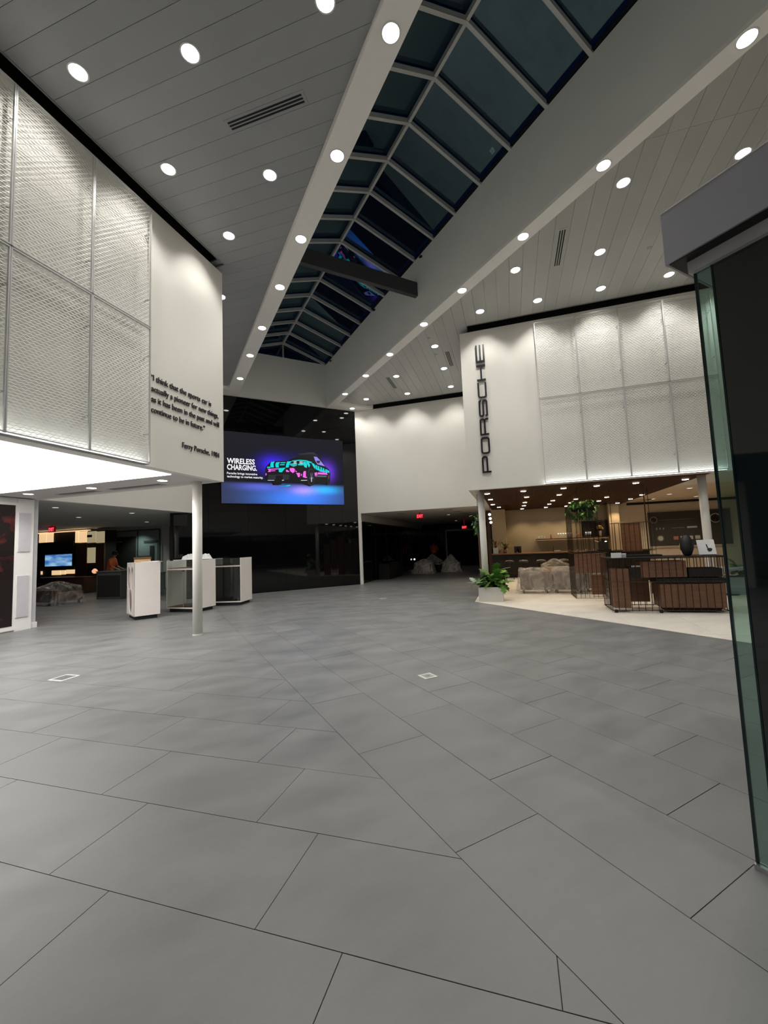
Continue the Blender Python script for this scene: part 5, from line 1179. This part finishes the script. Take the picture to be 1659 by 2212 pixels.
for sx in (-1,1):
    for sy in (-1,1): MB().tube([(sx*.22,sy*.22,.14),(sx*.26,sy*.26,0)], .015, 6).build('leg', MAT['black_metal'], t)
# ---- people
def person(x, y, rot, label, shirt, lean=.1, seed=1, h=1.72):
    t = thing('person', label, 'person', (x,y,0), rot)
    k = h/1.75
    J = {'pel':(0,0,.95),'waist':(0,-.01-.1*lean,1.10),'chest':(0,-.02-.5*lean,1.32),'neck':(0,-.03-.8*lean,1.48),'head0':(0,-.05-.9*lean,1.56),'head':(0,-.06-1.0*lean,1.66),'top':(0,-.05-1.0*lean,1.74)}
    R = {'pel':.15,'waist':.13,'chest':.155,'neck':.055,'head0':.065,'head':.09,'top':.055}
    E_ = [('pel','waist'),('waist','chest'),('chest','neck'),('neck','head0'),('head0','head'),('head','top')]
    for s, S_ in ((-1,'l'),(1,'r')):
        ya = -.02-.5*lean
        pts = {'sh':(.19*s,ya-.01,1.40,.06),'el':(.25*s,ya-.06,1.13,.045),'wr':(.20*s,ya-.28,1.02,.030),'pa':(.19*s,ya-.35,1.00,.034),
               'hip':(.09*s,0,.90,.095),'kn':(.10*s,-.03+.05*s,.50,.062),'an':(.10*s,.02+.07*s,.09,.042),'ft':(.11*s,-.12+.07*s,.03,.035)}
        for f in range(4): pts['f%d'%f] = ((.165+.018*f)*s, ya-.35-.055-.006*(f in (1,2)), .975-.01*f, .009)
        pts['th'] = (.150*s, ya-.36, 1.00, .010)
        for n_, q in pts.items(): J[n_+S_] = q[:3]; R[n_+S_] = q[3]
        E_ += [('chest','sh'+S_),('sh'+S_,'el'+S_),('el'+S_,'wr'+S_),('wr'+S_,'pa'+S_),('pel','hip'+S_),('hip'+S_,'kn'+S_),('kn'+S_,'an'+S_),('an'+S_,'ft'+S_),('pa'+S_,'th'+S_)]+[('pa'+S_,'f%d%s'%(f,S_)) for f in range(4)]
    names = list(J); idx = {n_: i for i, n_ in enumerate(names)}
    me = bpy.data.meshes.new('body'); me.from_pydata([tuple(c*k for c in J[n_]) for n_ in names], [(idx[a],idx[b]) for a,b in E_], []); me.materials.append(MAT['skin'])
    o = link('body', me, t); sm = o.modifiers.new('skin','SKIN')
    for i, n_ in enumerate(names): me.skin_vertices[0].data[i].radius = (R[n_]*k, R[n_]*k*(.8 if n_ in ('pel','waist','chest') else 1))
    me.skin_vertices[0].data[0].use_root = True; o.modifiers.new('sub','SUBSURF').levels = 1
    o.modifiers['sub'].render_levels = 2
    hy = J['head'][1]
    MB().lathe([(.10,-.02),(.112,.05),(.10,.11),(.05,.145),(.005,.15)], 16, (0,(hy+.015)*k,1.63*k)).build('hair', MAT['hair_dark'], t, smooth=True)
    for s in (-1,1): MB().lathe([(.004,-.008),(.009,0),(.004,.008)], 8, (.032*s,(hy-.088)*k,1.655*k)).build('eye', MAT['hair_dark'], t)
    MB().bar((0,(hy-.09)*k,1.655*k),(0,(hy-.11)*k,1.625*k), .018).build('nose', MAT['skin'], t)
    MB().bar((-.02,(hy-.087)*k,1.595*k),(.02,(hy-.087)*k,1.595*k), .008).build('mouth', MAT['pink_sample'], t)
    prof = [(.165,.93),(.160,1.05),(.165,1.15),(.185,1.30),(.175,1.42),(.09,1.49),(.075,1.49)]
    n = 20; vs = []
    for r, z in prof:
        yy = -.01-lean*(z-.95)*1.4
        vs += [(r*1.25*math.cos(2*PI*q/n)*k, (yy+r*.82*math.sin(2*PI*q/n))*k, z*k) for q in range(n)]
    MB().add(vs, [(l*n+q, l*n+(q+1)%n, (l+1)*n+(q+1)%n, (l+1)*n+q) for l in range(len(prof)-1) for q in range(n)]).build('shirt', MAT[shirt], t, smooth=True)
    for s, S_ in ((-1,'l'),(1,'r')):
        a, b = J['sh'+S_], J['el'+S_]
        MB().tube([tuple(c*k for c in a),tuple(c*k for c in b)], [.072*k,.064*k], 12).build('sleeve', MAT[shirt], t, smooth=True)
        MB().tube([tuple(c*k for c in (J['hip'+S_][0],0,.96)),tuple(c*k for c in J['kn'+S_]),tuple(c*k for c in (J['an'+S_][0],J['an'+S_][1],.07))], [.125*k,.082*k,.065*k], 14).build('trouser_leg', MAT['navy_cloth'], t, smooth=True)
        f = J['ft'+S_]; MB().box(f[0]-.045,f[0]+.045,f[1]-.06,J['an'+S_][1]+.06,0,.08).build('shoe', MAT['black_matt'], t, bevel=.015)
person(-1.99, 21.1, 1.2, 'person in an orange shirt and dark trousers standing in the rear left room', 'orange_cloth', .15)
person(15.9, 23.0, 2.4, 'person in an orange top standing behind the plastic heaps in the passage', 'orange_cloth', .2)
t = thing('tall_desk', 'dark block in the passage beside the left plastic heap', 'desk', (*uv(27.2,-7.9),0), A45); MB().box(-1.2,1.2,-.25,.25,0,.72).build('body', MAT['black_matt'], t); MB().box(-1.25,1.25,-.28,.28,.72,.75).build('top', MAT['black_gloss'], t)
t = thing('door_bollard_lamp', 'tiny bright white lamp low on the dark passage glass', 'lamp', (*uv(36,-8.3),0)); MB().lathe([(.04,0),(.02,.02),(.02,.55)], 10).build('post', MAT['black_metal'], t); MB().lathe([(.01,.55),(.05,.58),(.05,.62),(.01,.66)], 12).build('globe', MAT['white_glow'], t)
